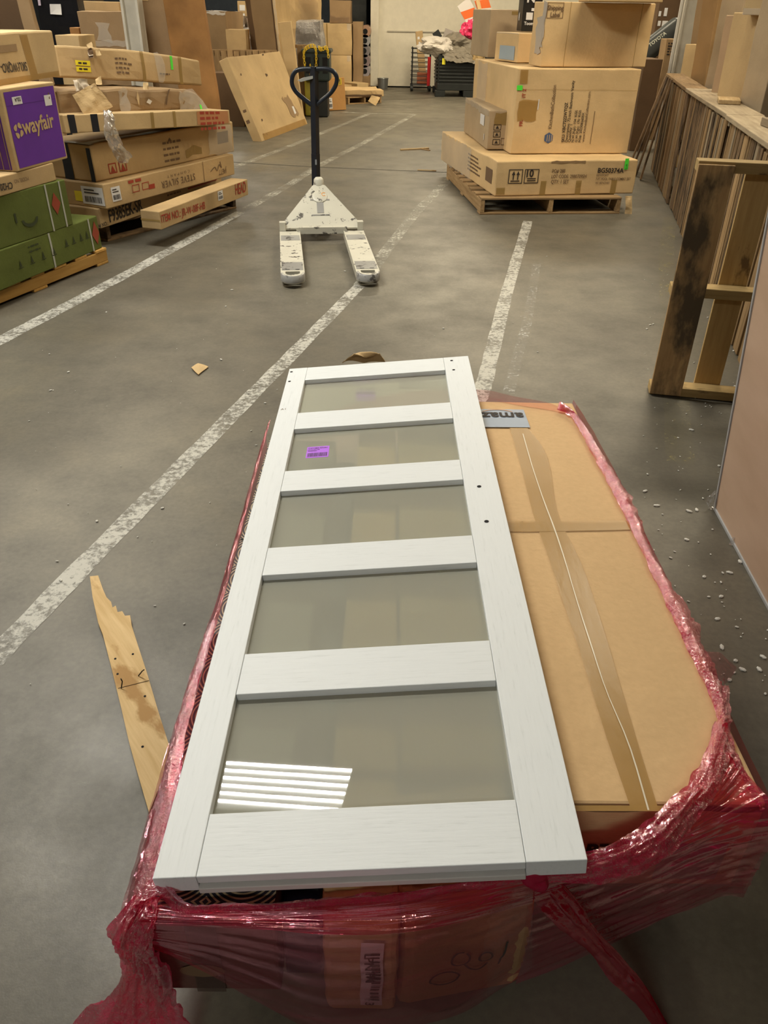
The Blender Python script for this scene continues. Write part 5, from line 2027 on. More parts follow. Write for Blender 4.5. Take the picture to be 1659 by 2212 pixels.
# loose slats leaning on the row
for k, (u0, v0, u1, v1, w) in enumerate(((1384, 308, 1425, 150, .06), (1396, 330, 1436, 168, .08), (1415, 350, 1446, 190, .09), (1424, 330, 1438, 205, .05))):
    pass
for k, (t, off) in enumerate(((6.6, .27), (6.42, .24), (6.2, .2), (5.95, .16))):
    b0 = start + dr * t - side * off + Vector((0, 0, .01))
    b1_ = start + dr * (t + .05) - side * .015 + Vector((0, 0, 1.02))
    dd = b1_ - b0
    o = link('wooden_plank', from_bm(box_bm(dd.length, .085, .018, .002), 'slat'), W_OLD)
    xa = dd.normalized()
    za = (side - xa * side.dot(xa)).normalized()
    ya = za.cross(xa)
    mm_ = Matrix.Identity(4)
    c_ = (b0 + b1_) / 2
    for i in range(3):
        mm_[i][0], mm_[i][1], mm_[i][2], mm_[i][3] = xa[i], ya[i], za[i], c_[i]
    o.matrix_world = mm_
    tag(o, ['loose plank leaning on the far end of the pallet row, farthest one', 'loose plank leaning on the pallet row, next to the farthest one', 'loose plank leaning on the pallet row, third from its far end', 'loose plank leaning on the pallet row, nearest of four'][k], 'plank')
# boards resting along the top of the row
for k, (t0, t1, w, off, z, m, lab_) in enumerate(((-.1, 2.25, .25, .12, 0, W_GREY, 'grey top board lying along the nearest standing pallets'), (2.27, 4.6, .25, .12, 0, W_GREY, 'weathered top board lying along the middle of the pallet row'),
                                   (4.62, 6.9, .2, .10, 0, W_PAL, 'pale top board lying along the far end of the pallet row'), (.9, 1.65, .10, .20, .032, W_GREY, 'short thick board end lying across the grey top board'),
                                   (3.0, 3.35, .16, .15, .032, W_LIGHT, 'short bright board lying on the pallet row by the white column'))):
    a_, b_ = start + dr * t0 + side * off, start + dr * t1 + side * off
    o = link('loose_board', from_bm(box_bm((b_ - a_).length, w, .03 if k != 3 else .045, .004), 'board'), m)
    o.location = (a_ + b_) / 2 + Vector((0, 0, RH + .006 + z))
    o.rotation_euler = (0, 0, yawr + (.0, .01, -.01, .12, -.12)[k])
    tag(o, lab_, 'board')

# ------------------------------------------------------------------ pink panel at the right edge
p0, p1 = P(1543, 1103), P(1659, 1318)
dpn = (p1 - p0).normalized()
pn = thing('flat_pack_sheet', 'pinkish flat panel with grey plastic edging standing at the right edge', 'board', (p0.x, p0.y, 0), math.atan2(dpn.y, dpn.x))
pn.rotation_euler = (math.radians(5.0), 0, math.atan2(dpn.y, dpn.x))
PANM, PANT, PANB, _ = nt('pink_panel')
f = tex_noise(PANT, 2.5, 5, objco(PANT, (1, 1, 3)), .6)
PANT.links.new(ramp(PANT, f, [(.3, (.50, .335, .225)), (.7, (.59, .41, .29))]), PANB.inputs['Base Color'])
PANB.inputs['Roughness'].default_value = .45
EDG = flat('grey_edging', (.40, .40, .40), .35)
PL_, PH_ = 1.05, 1.35
bx('panel_face', pn, PANM, (PL_ / 2, .016, PH_ / 2), (PL_, .026, PH_), bev=.002)
bx('edge_trim', pn, EDG, (-.004, .016, PH_ / 2), (.012, .036, PH_), bev=.002)
bx('edge_trim', pn, EDG, (PL_ / 2, .016, .007), (PL_, .036, .014), bev=.002)
bx('edge_trim', pn, EDG, (PL_ / 2, .016, PH_ - .005), (PL_, .036, .014), bev=.002)
for (cx_, cz_, s_) in ((-.008, .035, .03), (.23, .008, .016)):
    cw = bmesh.new()
    r = bmesh.ops.create_icosphere(cw, subdivisions=3, radius=s_)
    for v in r['verts']:
        v.co = Vector((v.co.x * .55, v.co.y * .8, v.co.z * 1.4)) * (1 + .7 * noise.noise(v.co * 60)) + Vector((cx_, 0, cz_))
        v.co.z = max(.003, v.co.z)
    link('corner_wrap', from_bm(cw, 'cw'), FILM_CLEAR, pn)
# ------------------------------------------------------------------ background
def upbox(name, label, u0, u1, vtop, y, D, mat, z0=0.0, y2=None, cat='carton', dent=.006, vref=None, **k):
    """upright carton whose front spans u0..u1 at distance y, top at vtop"""
    vv = vref if vref is not None else max(vtop, 20)
    A = PY(u0, vv, y)
    B = PY(u1, vv, y2 or y)
    z1 = Zt((u0 + u1) / 2, vtop, (A + B) / 2)
    return Box(name, label, A, B, z0, z1, D, mat, cat=cat, dent=dent, **k)


def tilt_it(b, deg, zref=1.55):
    a = math.radians(deg)
    rz = b.root.rotation_euler.z
    b.root.rotation_euler.y = a
    b.root.location -= Vector((math.cos(rz), math.sin(rz), 0)) * math.tan(a) * zref


def column(name, label, u0, u1, v, y, h):
    a, b = PY(u0, v, y), PY(u1, v, y)
    r = thing(name, label, 'column', ((a.x + b.x) / 2, y + .1, 0))
    w = (b - a).length
    CW = flat('cream_column_paint', (.56, .52, .43), .5, var=.08)
    bx('flange', r, CW, (-w / 2 + .012, 0, h / 2), (.024, .2, h), bev=.001)
    bx('flange', r, CW, (w / 2 - .012, 0, h / 2), (.024, .2, h), bev=.001)
    bx('web', r, CW, (0, -.02, h / 2), (w - .05, .03, h), bev=.001)
    r['kind'] = 'structure'
    return r


column('steel_column', 'cream steel column rising behind the left carton piles', 264, 301, 40, 9.4, 6.3)
cr = column('steel_column', 'cream steel column behind the standing pallets on the right', 1474, 1520, 40, 12.1, 6.3)
bx('conduit', cr, flat('pale_conduit', (.62, .60, .55), .4), (-.16, -.02, 3.2), (6.2, .03, .03), (0, PI / 2, 0))

# --- far left top
b = upbox('cardboard_sheet', 'tall brown sheet leaning at the top left corner behind the SKU carton', -60, 62, -30, 8.4, .10, KRAFT_DD, z0=0)
tilt_it(b, -5)
b = upbox('cardboard_sheet', 'narrower brown strip leaning beside the tall brown sheet', 42, 68, -30, 8.05, .08, KRAFT_D)
tilt_it(b, -5)
bt = upbox('wrapped_stack', 'black film-wrapped stack with a white label near the top left', 78, 172, -25, 11.0, 1.0, flat('black_film', (.012, .012, .014), .18), cat='wrapped stack', dent=.02, cell=.07)
bt.patch('front', .33, .87 - .02, .58, .93 - .02, WHITE, 'white_label', .03)
bt.patch('front', .07, .90, .13, .94, flat('lilac_tag', (.6, .5, .6), .5), 'pale_tag', .03)
b = upbox('carton', 'open-topped brown carton left of the cream column', 166, 266, 25, 9.7, .7, KRAFT_D, dent=.01)
b.patch('front', .3, .80, 1.0, .835, TAPE_C, 'clear_tape', .012, rag=.01)
b.patch('front', .38, .83, .65, .93, TAPE_C, 'clear_tape', .012, rag=.02)
upbox('carton', 'lighter carton poking out of the open brown carton', 182, 258, 3, 10.3, .5, KRAFT, dent=.006)
upbox('carton', 'small orange carton between black wrapped stack and brown carton', 150, 170, 60, 9.9, .4, KRAFT_O)
upbox('carton', 'low pale carton behind the near left pile, beneath the black stack', 118, 168, 76, 9.0, .5, KRAFT_L)
b = upbox('tall_carton', 'tall dark brown carton right of the left cream column', 305, 374, -40, 9.9, .4, KRAFT_D, dent=.008)
b.patch('front', .0, .905, .25, .92, KRAFT_L, 'torn_edge', .004)
b = upbox('tall_carton', 'rust orange tall carton standing behind the far left pile', 372, 455, -30, 9.6, .12, KRAFT_O, dent=.006, vref=120)
tilt_it(b, -4, 1.2)
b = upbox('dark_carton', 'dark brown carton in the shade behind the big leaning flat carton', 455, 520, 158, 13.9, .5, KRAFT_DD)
b = upbox('carton', 'open tall carton with white torn flaps right of the rust orange carton', 430, 486, 24, 15.6, .8, KRAFT_D, dent=.01, y2=15.5)
b.patch('front', -.02, .97, 1.02, 1.0, flat('white_flap', (.62, .56, .5), .6), 'torn_flap', .006, rag=.02)
b.patch('top', 0, 0, 1, 1, flat('white_flap', (.62, .56, .5), .6), 'open_flap', .004)
upbox('carton', 'small square carton below the film-wrapped parcels', 487, 530, 64, 14.95, .4, KRAFT, dent=.006)
# far wrapped stock
WRAPS = [(490, 528, 34, 18.6, shrink('tan_film_parcel', (.36, .26, .17)), 'lower left film-wrapped parcel beneath the labelled tall carton'), (534, 570, 40, 18.6, shrink('brown_film_parcel', (.30, .2, .13)), 'film-wrapped parcel just left of the leaning two-tone carton'),
         (522, 566, 62, 17.6, shrink('grey_film_parcel', (.34, .31, .28)), 'grey film-wrapped parcel lowest of the wrapped heap'), (531, 570, 82, 16.6, shrink('pale_parcel', (.48, .44, .42)), 'pale plastic-wrapped parcel behind the pallet fence')]
for u0, u1, vt_, yy, m, lb in WRAPS:
    b = upbox('wrapped_parcel', lb, u0, u1, vt_, yy, .7, m, cat='parcel', dent=.025, cell=.08)
    b.patch('front', 0, .55, 1, .99, FILM_CLEAR, 'clear_wrap', .03, rag=.03)
b = upbox('carton', 'tall carton with two white labels behind the wrapped parcels', 513, 549, 2, 19.8, .6, KRAFT)
b.patch('front', .12, .90, .45, .96, WHITE, 'white_label', .004)
b.patch('front', .30, .80, .42, .87, WHITE, 'white_label', .004)
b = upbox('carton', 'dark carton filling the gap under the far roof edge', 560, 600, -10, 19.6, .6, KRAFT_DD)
# leaning two-tone carton and light plank
A, B = PY(600, 116, 15.0), PY(636, 116, 15.55)
b = Box('tall_carton', 'tall carton leaning left with a dark side and a pale taped front', A, B, 0.0, 2.6, .5, card('two_tone', (.50, .34, .16)), dent=.01)
b.patch('left', 0, 0, 1, 1, KRAFT_DD, 'dark_side', .004)  # left face overlaid with a darker brown
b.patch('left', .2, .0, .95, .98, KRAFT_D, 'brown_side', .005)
b.patch('front', 0, .0, .12, 1, TAPE_C, 'clear_tape', .005, rag=.02)
tilt_it(b, -8, 1.1)
b = upbox('tall_carton', 'slim pale carton leaning right of the two-tone leaning carton', 612, 638, 46, 14.75, .12, KRAFT_L, vref=140)
tilt_it(b, -6, 1.0)
b = upbox('carton', 'large tan carton with shiny film behind the pallet jack handle', 596, 688, -30, 18.4, .7, KRAFT, dent=.015)
b.patch('front', .55, .5, .98, .96, FILM_CLEAR, 'clear_wrap', .03, rag=.03)
b = upbox('wrapped_parcel', 'crumpled clear plastic heap in front of the large tan carton', 640, 692, 44, 17.2, .6, shrink('grey_film_parcel', (.34, .31, .28)), cat='parcel', dent=.04, cell=.06)
b.patch('front', .05, .5, .95, .98, FILM_CLEAR, 'clear_wrap', .04, rag=.05)

# pallets standing as a fence
A, B = PY(452, 140, 14.6), PY(600, 140, 14.75)
zf = Zt(500, 108, (A + B) / 2)
d = B - A
n = 11
standing('standing_pallet', 'pallet on edge behind the big leaning flat carton, left of the jack', (A.x, A.y, .004), math.atan2(d.y, d.x), d.length, zf,
         [(d.length * (i + .5) / n, .085, 0) for i in range(n)], [(d.length * .5, .09, 0)], W_PAL, .14, .09)
A, B = PY(641, 140, 15.6), PY(664, 140, 15.7)
zf = Zt(648, 97, (A + B) / 2)
d = B - A
standing('standing_pallet', 'narrow pallet on edge right of the slim leaning carton', (A.x, A.y, .004), math.atan2(d.y, d.x), d.length, zf,
         [(d.length * (i + .5) / 4, .06, 0) for i in range(4)], [], W_PAL, .13, .05)

# big flat carton leaning
A, B = P(566, 306), P(664, 268)
dAB = (B - A).normalized()
dep = Vector((-dAB.y, dAB.x, 0))
o = Vector(CAM)
rd = Vector(ray(490, 124))
t = (A - o).dot(dAB) / rd.dot(dAB)
T = o + rd * t
vec = T - A
lean = math.atan2(vec.dot(dep), vec.z)
print('FLAT lean', math.degrees(lean), vec.length, (B - A).length)
fc = Box('flat_carton', 'big battered flat carton leaning beside the pallet jack handle', A, B, 0, vec.length, .13, KRAFT_L, dent=.006, ext=(0, 0.02))
Lf, Hf = fc.L, fc.H
fc.patch('front', .05, 0, .98, .08, TAPE, 'brown_tape')
fc.patch('front', .74, .16, .90, .42, KRAFT_D, 'scraped_patch', .004, rag=.03, skew=-.08)
fc.patch('front', .80, .18, .84, .28, WHITE, 'torn_patch', .006, rag=.01)
for u, v_, s_ in ((.54, .72, .03), (.62, .97, .03), (.13, .22, .02), (.1, .78, .02)):
    fc.patch('front', u, v_, u + s_, v_ + s_, KRAFT_DD, 'puncture', .004, rag=.012)
fc.patch('left', .2, .25, .6, .29, INK_F, 'faded_mark')
fc.patch('left', .3, .38, .7, .41, INK_F, 'faded_mark')
fc.text('front', .06, .06, 'a', .07, INK_F)
fc.text('front', .12, .05, 'o', .06, INK_F)
bx_pt = A
mw = Matrix.Translation(A) @ Matrix.Rotation(fc.root.rotation_euler.z, 4, 'Z') @ Matrix.Rotation(-lean, 4, 'X') @ Matrix.Translation((Lf / 2 - .0, .065, 0))
fc.root.matrix_world = mw

# bin with a yellow chain
y_ = 15.4
A, B = PY(657, 160, y_), PY(712, 160, y_)
z0b, z1b_ = 0, Zt(685, 106, (A + B) / 2)
zm = Zt(685, 176, (A + B) / 2)
bn = thing('barrier_post_bin', 'dark green ribbed bin draped with yellow chain behind the jack handle', 'bin', ((A.x + B.x) / 2, y_ + .25, 0))
wb = (B - A).length
DG = flat('dark_green_plastic', (.022, .034, .030), .4)
bx('body', bn, DG, (0, 0, (z1b_ + zm) / 2), (wb, .5, z1b_ - zm), bev=.03)
bx('rim', bn, DG, (0, 0, z1b_ - .03), (wb + .06, .55, .06), bev=.02)
for k in range(3):
    bx('recess', bn, HOLE, (-wb * .33 + wb * .33 * k, -.252, (z1b_ + zm) / 2), (wb * .2, .006, (z1b_ - zm) * .5), bev=.002)
YL = flat('yellow_plastic', (.75, .52, .03), .4)
bx('yellow_post', bn, flat('olive_yellow', (.33, .28, .03), .5), (-wb * .3, -.05, zm / 2 + .01), (.2, .2, zm), bev=.02)
bx('dark_base', bn, BLACKP, (wb * .12, 0, zm / 2), (wb * .55, .42, zm), bev=.02)
links = []
pth = spline([(-wb * .45, -.29, z1b_ - .25), (-wb * .47, -.29, z1b_ - .05), (-wb * .3, -.28, z1b_ + .03), (-wb * .05, -.28, z1b_ + .035), (.0, -.29, z1b_ - .1), (-wb * .03, -.29, z1b_ - .33)], 26) + \
    spline([(.05, -.28, z1b_ + .02), (wb * .2, -.29, z1b_ + .0), (wb * .42, -.29, z1b_ + .02), (wb * .47, -.29, z1b_ - .1)], 12) + \
    spline([(-wb * .24, -.30, z1b_ - .25), (-wb * .23, -.30, z1b_ - .6), (-wb * .26, -.30, z1b_ - .95)], 18)
for k, p in enumerate(pth):
    ring = [(p.x + 0.016 * math.cos(a / 8 * 2 * PI) * (1 if k % 2 else .4), p.y + (.0 if k % 2 else 0.013 * math.cos(a / 8 * 2 * PI)), p.z + 0.03 * math.sin(a / 8 * 2 * PI)) for a in range(8)]
    link('chain_link', from_bm(tube_bm(ring, .006, 5, closed=True), 'link'), YL, bn)

# leaning carton with label
A, B = P(701, 241), P(748, 238)
z1 = Zt(704, 170, A)
lc = Box('carton', 'orange-brown carton leaning against the dark green bin', A, B, 0, z1, .16, card('orange_card', (.50, .26, .085)), dent=.003)
lc.barcode('front', .2, .06, .09, .18, base=WHITE)
lc.patch('front', .70, .78, .86, .98, flat('yellow_mark', (.6, .42, .03), .6), 'yellow_hazard_label', .004)
lc.text('front', .78, .82, '!', .1, INK, 0, .004, 'CENTER', off=.006)
lc.root.rotation_euler.x = math.radians(-6)
b = Box('carton', 'second leaning carton showing its edge behind the orange-brown one', A + Vector((-.12, .22, 0)), B + Vector((-.2, .22, 0)), 0, z1 * .96, .1, KRAFT_DD)
b.root.rotation_euler.x = math.radians(-6)

# pallet with carton stack
ys = 20.6
pa, pb = PY(690, 195, ys), PY(797, 190, ys)
pallet('wooden_pallet', 'pallet carrying the tall kraft carton stack by the white wall end', pa, pb, 1.2, W_PAL, .14, nb=6)
A, B = PY(693, 182, ys + .05), PY(758, 182, ys + .05)
zc1 = Zt(725, 119, A)
zc2 = Zt(725, 50, A)
for k, (za, zb2, lb) in enumerate(((.145, zc1, 'lower kraft carton of the tall stack by the white wall end'), (zc1 + .005, zc2, 'upper kraft carton of the tall stack by the white wall end'))):
    b = Box('carton', lb, A, B + Vector((.02, 0, 0)), za, zb2, 1.0, KRAFT_L, dent=.012)
    b.patch('front', .22, .0, .26, 1, TAPE_Y, 'yellowed_tape', .004)
    b.patch('right', .3, .0, .6, 1, KRAFT_D, 'dark_side', .004) if False else None
    b.patch('front', .86, .8, .98, 1.0, TAPE_C, 'clear_tape', .005)
A2, B2 = PY(763, 182, ys + .15), PY(783, 182, ys + .15)
b = Box('carton', 'narrow brown carton standing right of the tall kraft stack', A2, B2, .145, Zt(770, 47, A2), .8, KRAFT_D, dent=.008)
A3, B3 = PY(712, 46, ys + .3), PY(758, 46, ys + .3)
b = Box('wrapped_carton', 'film-wrapped carton on top of the tall kraft stack', A3, B3, zc2 + .005, Zt(735, 0, A3), .7, KRAFT_D, dent=.012)
b.patch('front', .05, .0, .98, .3, FILM_CLEAR, 'clear_wrap', .02, rag=.03)
upbox('dark_cabinet', 'black tall object standing behind the tall kraft stack', 760, 792, -4, 22.6, .6, BLACKP, cat='cabinet')
# carpet rolls
for k, (u, v, r, c, lb) in enumerate(((789, 68, 9, (.42, .25, .16), 'topmost reddish roll of the rolls beside the white wall end'), (788, 88, 9, (.35, .34, .34), 'film-wrapped grey roll, second of the rolls from the top'),
                                      (786, 110, 10, (.22, .20, .2), 'dark grey roll in the middle of the rolls beside the wall end'), (787, 132, 10, (.26, .2, .2), 'hollow brown roll showing its open end by the wall end'),
                                      (788, 154, 9, (.33, .3, .31), 'lowest grey roll resting just above the pallet boards'))):
    p = PY(u, v, 21.4)
    rad = r * 20.6 / F / .87
    t_ = thing('carpet_roll', lb, 'roll', p)
    link('roll_body', from_bm(tube_bm([(0, 0, 0), (0, .5, 0), (.02, 1.3, .0)], rad, 16), 'roll', False), flat('roll_%d' % k, c, .4), t_)
    link('roll_core', from_bm(tube_bm([(0, -.004, 0), (0, .02, 0)], rad * .45, 14), 'core'), HOLE, t_)
upbox('carton', 'low carton holding up the rolls beside the white wall end', 782, 799, 165, 21.3, 1.2, KRAFT_D)

# broken carton on a low pallet
yb2 = 17.95
pa, pb = P(752, 226), P(824, 222)
pallet('wooden_pallet', 'low pallet holding a broken open carton by the far floor line', pa, pb, .8, W_PAL, .13, nb=5)
A, B = PY(742, 213, yb2 - .08), PY(826, 214, yb2 + .1)
b = Box('broken_carton', 'crushed open carton lying on the low pallet in the far aisle', A, B, .135, max(.25, Zt(785, 199, A)), .8, KRAFT, dent=.03, cell=.08)
b.patch('front', .0, .0, .95, .30, KRAFT_DD, 'open_gap', .02)
fl2 = [PY(803, 206, yb2 - .2), PY(822, 210, yb2 - .15), PY(812, 228, yb2 - .25), PY(795, 219, yb2 - .25)]
quad_sheet('torn_flap', fl2, KRAFT_L, 8, .02, b.root)
for k, (u0, v0, u1, v1, lb) in enumerate(((742, 190, 764, 188, 'board stack end left of the crushed carton on the low pallet'), (772, 186, 796, 182, 'board stack end nearest the white wall end'))):
    a_, b_ = PY(u0, v0, 19.6), PY(u1, v1, 19.8)
    bb = Box('board_bundle', lb, a_, b_, .0, max(.2, a_.z + .05), .5, KRAFT_L, cat='boards')
# bucket
p = P(827, 190)
bk = thing('metal_bucket', 'small grey bucket on the floor at the foot of the white wall', 'bucket', (p.x, p.y - .15, 0))
r0 = 9.0 * 22 / F / .87
link('bucket_body', from_bm(tube_bm([(0, 0, .002), (0, 0, .1), (0, 0, .22)], [r0 * .85, r0 * .93, r0], 20), 'bucket'), flat('zinc', (.30, .31, .30), .35, .7), bk)
link('bucket_rim', from_bm(tube_bm([(r0 * math.cos(a / 20 * 2 * PI), r0 * math.sin(a / 20 * 2 * PI), .22) for a in range(20)], .008, 6, closed=True), 'rim'), flat('zinc', (.30, .31, .30), .35, .7), bk)

# wire cart
yc = 21.4
a_, b_ = PY(889, 185, yc), PY(927, 185, yc)
wc = thing('wire_cart', 'black wire roll cart holding a cardboard strip by the white wall', 'cart', ((a_.x + b_.x) / 2, yc, 0))
wcx = (b_ - a_).length
ht = Zt(900, 101, a_)
RODM = flat('black_rod', (.03, .03, .03), .4, .5)
for sx_ in (-1, 1):
    for sy in (-.25, .25):
        link('post', from_bm(tube_bm([(sx_ * wcx / 2, sy, .1), (sx_ * wcx / 2, sy, ht)], .012, 6), 'post'), RODM, wc)
        link('caster', from_bm(tube_bm([(sx_ * wcx / 2 - .03, sy, .065), (sx_ * wcx / 2 + .03, sy, .065)], .062, 14), 'caster'), BLACKP, wc)
for k in range(9):
    z = .13 + (ht - .16) * k / 8
    for sy in (-.25, .25):
        link('cross_wire', from_bm(tube_bm([(-wcx / 2 - .03, sy, z), (wcx / 2, sy, z)], .008, 5), 'wire'), RODM, wc)
bx('shelf', wc, RODM, (0, 0, .14), (wcx, .5, .02))
RED = flat('red_plastic', (.5, .02, .02), .4)
bx('red_panel', wc, RED, (wcx * .42, -.26, .42), (.07, .02, .6))
b = Box('cardboard_strip', 'tall cardboard strip with torn white patches standing in the wire cart', PY(898, 160, yc - .02), PY(913, 160, yc), .16, Zt(900, 66, a_), .06, KRAFT, cat='cardboard', dent=.004)
b.patch('front', .2, .85, .5, .9, WHITE, 'torn_patch', .004)
b.patch('front', .3, .72, .55, .80, WHITE, 'torn_patch', .004)
tilt_it(b, -8, .8)
b = Box('red_parcel', 'red and brown parcel lying low inside the wire cart', PY(900, 176, yc - .1), PY(922, 174, yc - .1), .155, .38, .25, card('redbrown', (.36, .12, .06)), cat='parcel', dent=.02)

# bulk bin
A, B = P(944, 210), P(1075, 209)
B.y = A.y + .15
zb_ = Zt(950, 119, A)
bb = thing('bulk_bin', 'black collapsible bulk bin overflowing with scrap by the white wall', 'bin', ((A.x + B.x) / 2, A.y + .75, 0))
wb, db = (B - A).length, 1.35
bx('base', bb, BLACKP, (0, 0, .20), (wb, db, .14), bev=.01)
for sx_ in (-.45, 0, .45):
    for sy in (-.42, .42):
        bx('foot', bb, BLACKP, (sx_ * wb, sy * db, .065), (.16 * wb, .2, .13), bev=.01)
for sgn, nm in ((-1, 'side_wall'), (1, 'side_wall')):
    bx(nm, bb, BLACKP, (0, sgn * (db / 2 - .03), (zb_ + .27) / 2), (wb - .02, .05, zb_ - .27), bev=.006)
    bx(nm, bb, BLACKP, (sgn * (wb / 2 - .03), 0, (zb_ + .27) / 2), (db - .1, .05, zb_ - .27), (0, 0, PI / 2), bev=.006)
for k in range(7):
    z = .32 + (zb_ - .42) * k / 6
    bx('rib', bb, BLACKP, (0, -db / 2 - .008, z), (wb - .06, .03, .03), bev=.006)
    bx('rib', bb, BLACKP, (-wb / 2 - .008, 0, z), (db - .1, .03, .03), (0, 0, PI / 2), bev=.006)
bx('yellow_tag', bb, flat('yellow_tag', (.9, .8, .05), .5), (-wb / 2 + .12, -db / 2 - .03, zb_ - .12), (.07, .01, .12), bev=.001)
bx('label_frame', bb, flat('frame_grey', (.10, .10, .09), .5), (-wb / 2 - .03, -.25, zb_ - .35), (.3, .02, .4), (0, 0, PI / 2), bev=.002)
yq = A.y


def lump(name, label, cat, u, v, y, rx, ry, rz, mat, amp=.25, fr=4, sub=4):
    c = PY(u, v, y)
    bm = bmesh.new()
    bmesh.ops.create_icosphere(bm, subdivisions=sub, radius=1)
    s_ = random.random() * 30
    for w in bm.verts:
        k = 1 + amp * noise.noise(w.co * fr * .5 + Vector((s_, 0, 0))) + amp * .5 * abs(noise.noise(w.co * fr + Vector((0, s_, 0))))
        w.co = Vector((w.co.x * rx, w.co.y * ry, w.co.z * rz)) * k
    o = link(name, from_bm(bm, name, False), mat)
    o.location = c
    return tag(o, label, cat)


TARP = flat('grey_tarp', (.20, .17, .125), .7, var=.15)
lump('white_sack', 'white sack spilling out at the left of the black bulk bin', 'sack', 942, 100, yq + .35, .36, .3, .17, flat('white_sack', (.56, .51, .44), .6), .4)
lump('grey_felt', 'grey felt heaped over the contents of the bulk bin', 'felt', 988, 104, yq + .75, .46, .42, .24, TARP, .5)
c = [PY(948, 105, yq + .25), PY(1020, 100, yq + .15), PY(1040, 140, yq - .08), PY(962, 128, yq - .08)]
o = quad_sheet('felt_sheet', c, TARP, 20, .08, None, .03, 2.5)
tag(o, 'sheet of grey felt folded over the front rim of the bulk bin', 'felt')
lump('grey_felt', 'second grey felt heap rising at the right of the bulk bin', 'felt', 1040, 96, yq + .95, .4, .4, .3, TARP, .5)
lump('pink_film_ball', 'bright pink balled-up film on top of the bulk bin', 'film ball', 1017, 66, yq + .6, .19, .19, .19, flat('pink_film_ball', (.72, .05, .14), .25), .45, 6)
lump('torn_lining', 'ochre torn lining in the open fold of the bulk bin heap', 'scrap', 1032, 122, yq + .05, .12, .08, .14, flat('ochre', (.33, .22, .09), .8), .5)
for k, (a_, b_, w, m, lb) in enumerate((((985, 99), (1010, 72), .10, flat('white_board', (.68, .64, .58), .5), 'white board end leaning among the bin scrap'),
                                       ((942, 88), (955, 78), .16, BLACKP, 'black panel corner rising from the bulk bin'),
                                       ((955, 84), (985, 96), .22, flat('taupe_board', (.34, .3, .26), .6), 'taupe board beside the black panel corner in the bin'))):
    p, q = PY(*a_, yq + .7 + .1 * k), PY(*b_, yq + .7 + .1 * k)
    o = link('scrap_board', from_bm(box_bm((q - p).length, .03, w, .003), 'board'), m)
    o.location = (p + q) / 2
    o.rotation_euler = (0, -math.atan2(q.z - p.z, q.x - p.x), 0)
    tag(o, lb, 'board')
# barricade boards and stake
OR = flat('orange_reflective', (.80, .16, .03), .45)
WR = flat('white_reflective', (.74, .70, .64), .45)


def barricade(label, a_, b_, w, y):
    p, q = PY(*a_, y), PY(*b_, y)
    L = (q - p).length
    r = thing('barricade_board', label, 'barricade', p)
    r.rotation_euler = (0, -math.atan2(q.z - p.z, q.x - p.x), 0)
    bx('panel', r, WR, (L / 2, 0, 0), (L, .025, w), bev=.003)
    n = max(2, int(L / .40))
    for k in range(n):
        x = L * (k + .15) / n
        bm = bmesh.new()
        s_ = .17
        vs = [bm.verts.new(v) for v in ((x, -.0145, -w / 2 + .002), (x + s_, -.0145, -w / 2 + .002), (x + s_ + .1, -.0145, w / 2 - .002), (x + .1, -.0145, w / 2 - .002))]
        bm.faces.new(vs)
        link('orange_stripe', from_bm(bm, 'stripe'), OR, r)
    return r


barricade('orange and white striped barricade board leaning left over the bulk bin', (1048, 92), (1000, 4), .30, yq + .95)
barricade('second striped barricade board crossing behind the wooden stake', (1062, 70), (1036, -12), .30, yq + 1.0)
for k, (a_, b_, lb) in enumerate((((1056, 92), (1034, -8), 'pale wooden stake standing in front of the striped boards'), ((1070, 60), (1046, -8), 'second pale stake to the right, crossing the striped boards'))):
    p, q = PY(*a_, yq + .85 + .25 * k), PY(*b_, yq + .85 + .25 * k)
    o = link('wooden_stake', from_bm(box_bm((q - p).length, .05, .08, .003), 'stake'), W_LIGHT)
    o.location = (p + q) / 2
    o.rotation_euler = (0, -math.atan2(q.z - p.z, q.x - p.x), 0)
    tag(o, lb, 'stake')

# --- right side behind the pallet row
dk = upbox('dark_rack_panel', 'dark brown panel with paper notices right of the shipping label carton', 1412, 1486, -40, 15.5, .3, KRAFT_DD, cat='panel', vref=80)
for u0, u1, v0, v1 in ((1422, 1429, 24, 35), (1433, 1443, 17, 35), (1420, 1428, 45, 56), (1429, 1443, 45, 57)):
    for_a, for_b = front_pt(dk, u0, v1, .006), front_pt(dk, u1, v0, .006)
    m_ = (Matrix.Translation(dk.root.location) @ Matrix.Rotation(dk.root.rotation_euler.z, 4, 'Z')).inverted()
    a_, b_ = m_ @ for_a, m_ @ for_b
    bx('paper_notice', dk.root, WHITE, ((a_.x + b_.x) / 2, a_.y, (a_.z + b_.z) / 2), (abs(b_.x - a_.x), .004, abs(b_.z - a_.z)), bev=0)
# forklift, mostly hidden
yf = 13.6
fk_c = PY(1432, 95, yf)
fl_ = thing('forklift', 'dark grey forklift rear hood with pale lettering behind the stack', 'forklift', (fk_c.x, fk_c.y + .6, 0))
FKM = flat('forklift_grey', (.035, .038, .036), .35)
hb_ = box_bm(.80, 1.0, .30, .10, 0, 5)
hood = link('hood', from_bm(hb_, 'hood', True), FKM, fl_)
hood.location = (.10, -.1, fk_c.z - .17)
hood.rotation_euler = (math.radians(-12), math.radians(-38), 0)
o = link('printed_text', text_mesh('TOYOTA', .066, .002, 'CENTER'), flat('pale_lettering', (.55, .55, .45), .5), hood)
o.location = (.0, -.502, .17)
o.rotation_euler = (PI / 2, 0, 0)
em_ = [(-.20 + .035 * math.cos(a / 14 * 2 * PI), -.502, .19 + .024 * math.sin(a / 14 * 2 * PI)) for a in range(14)]
link('emblem', from_bm(tube_bm(em_, .004, 5, closed=True), 'emblem'), flat('pale_lettering', (.55, .55, .45), .5), hood)
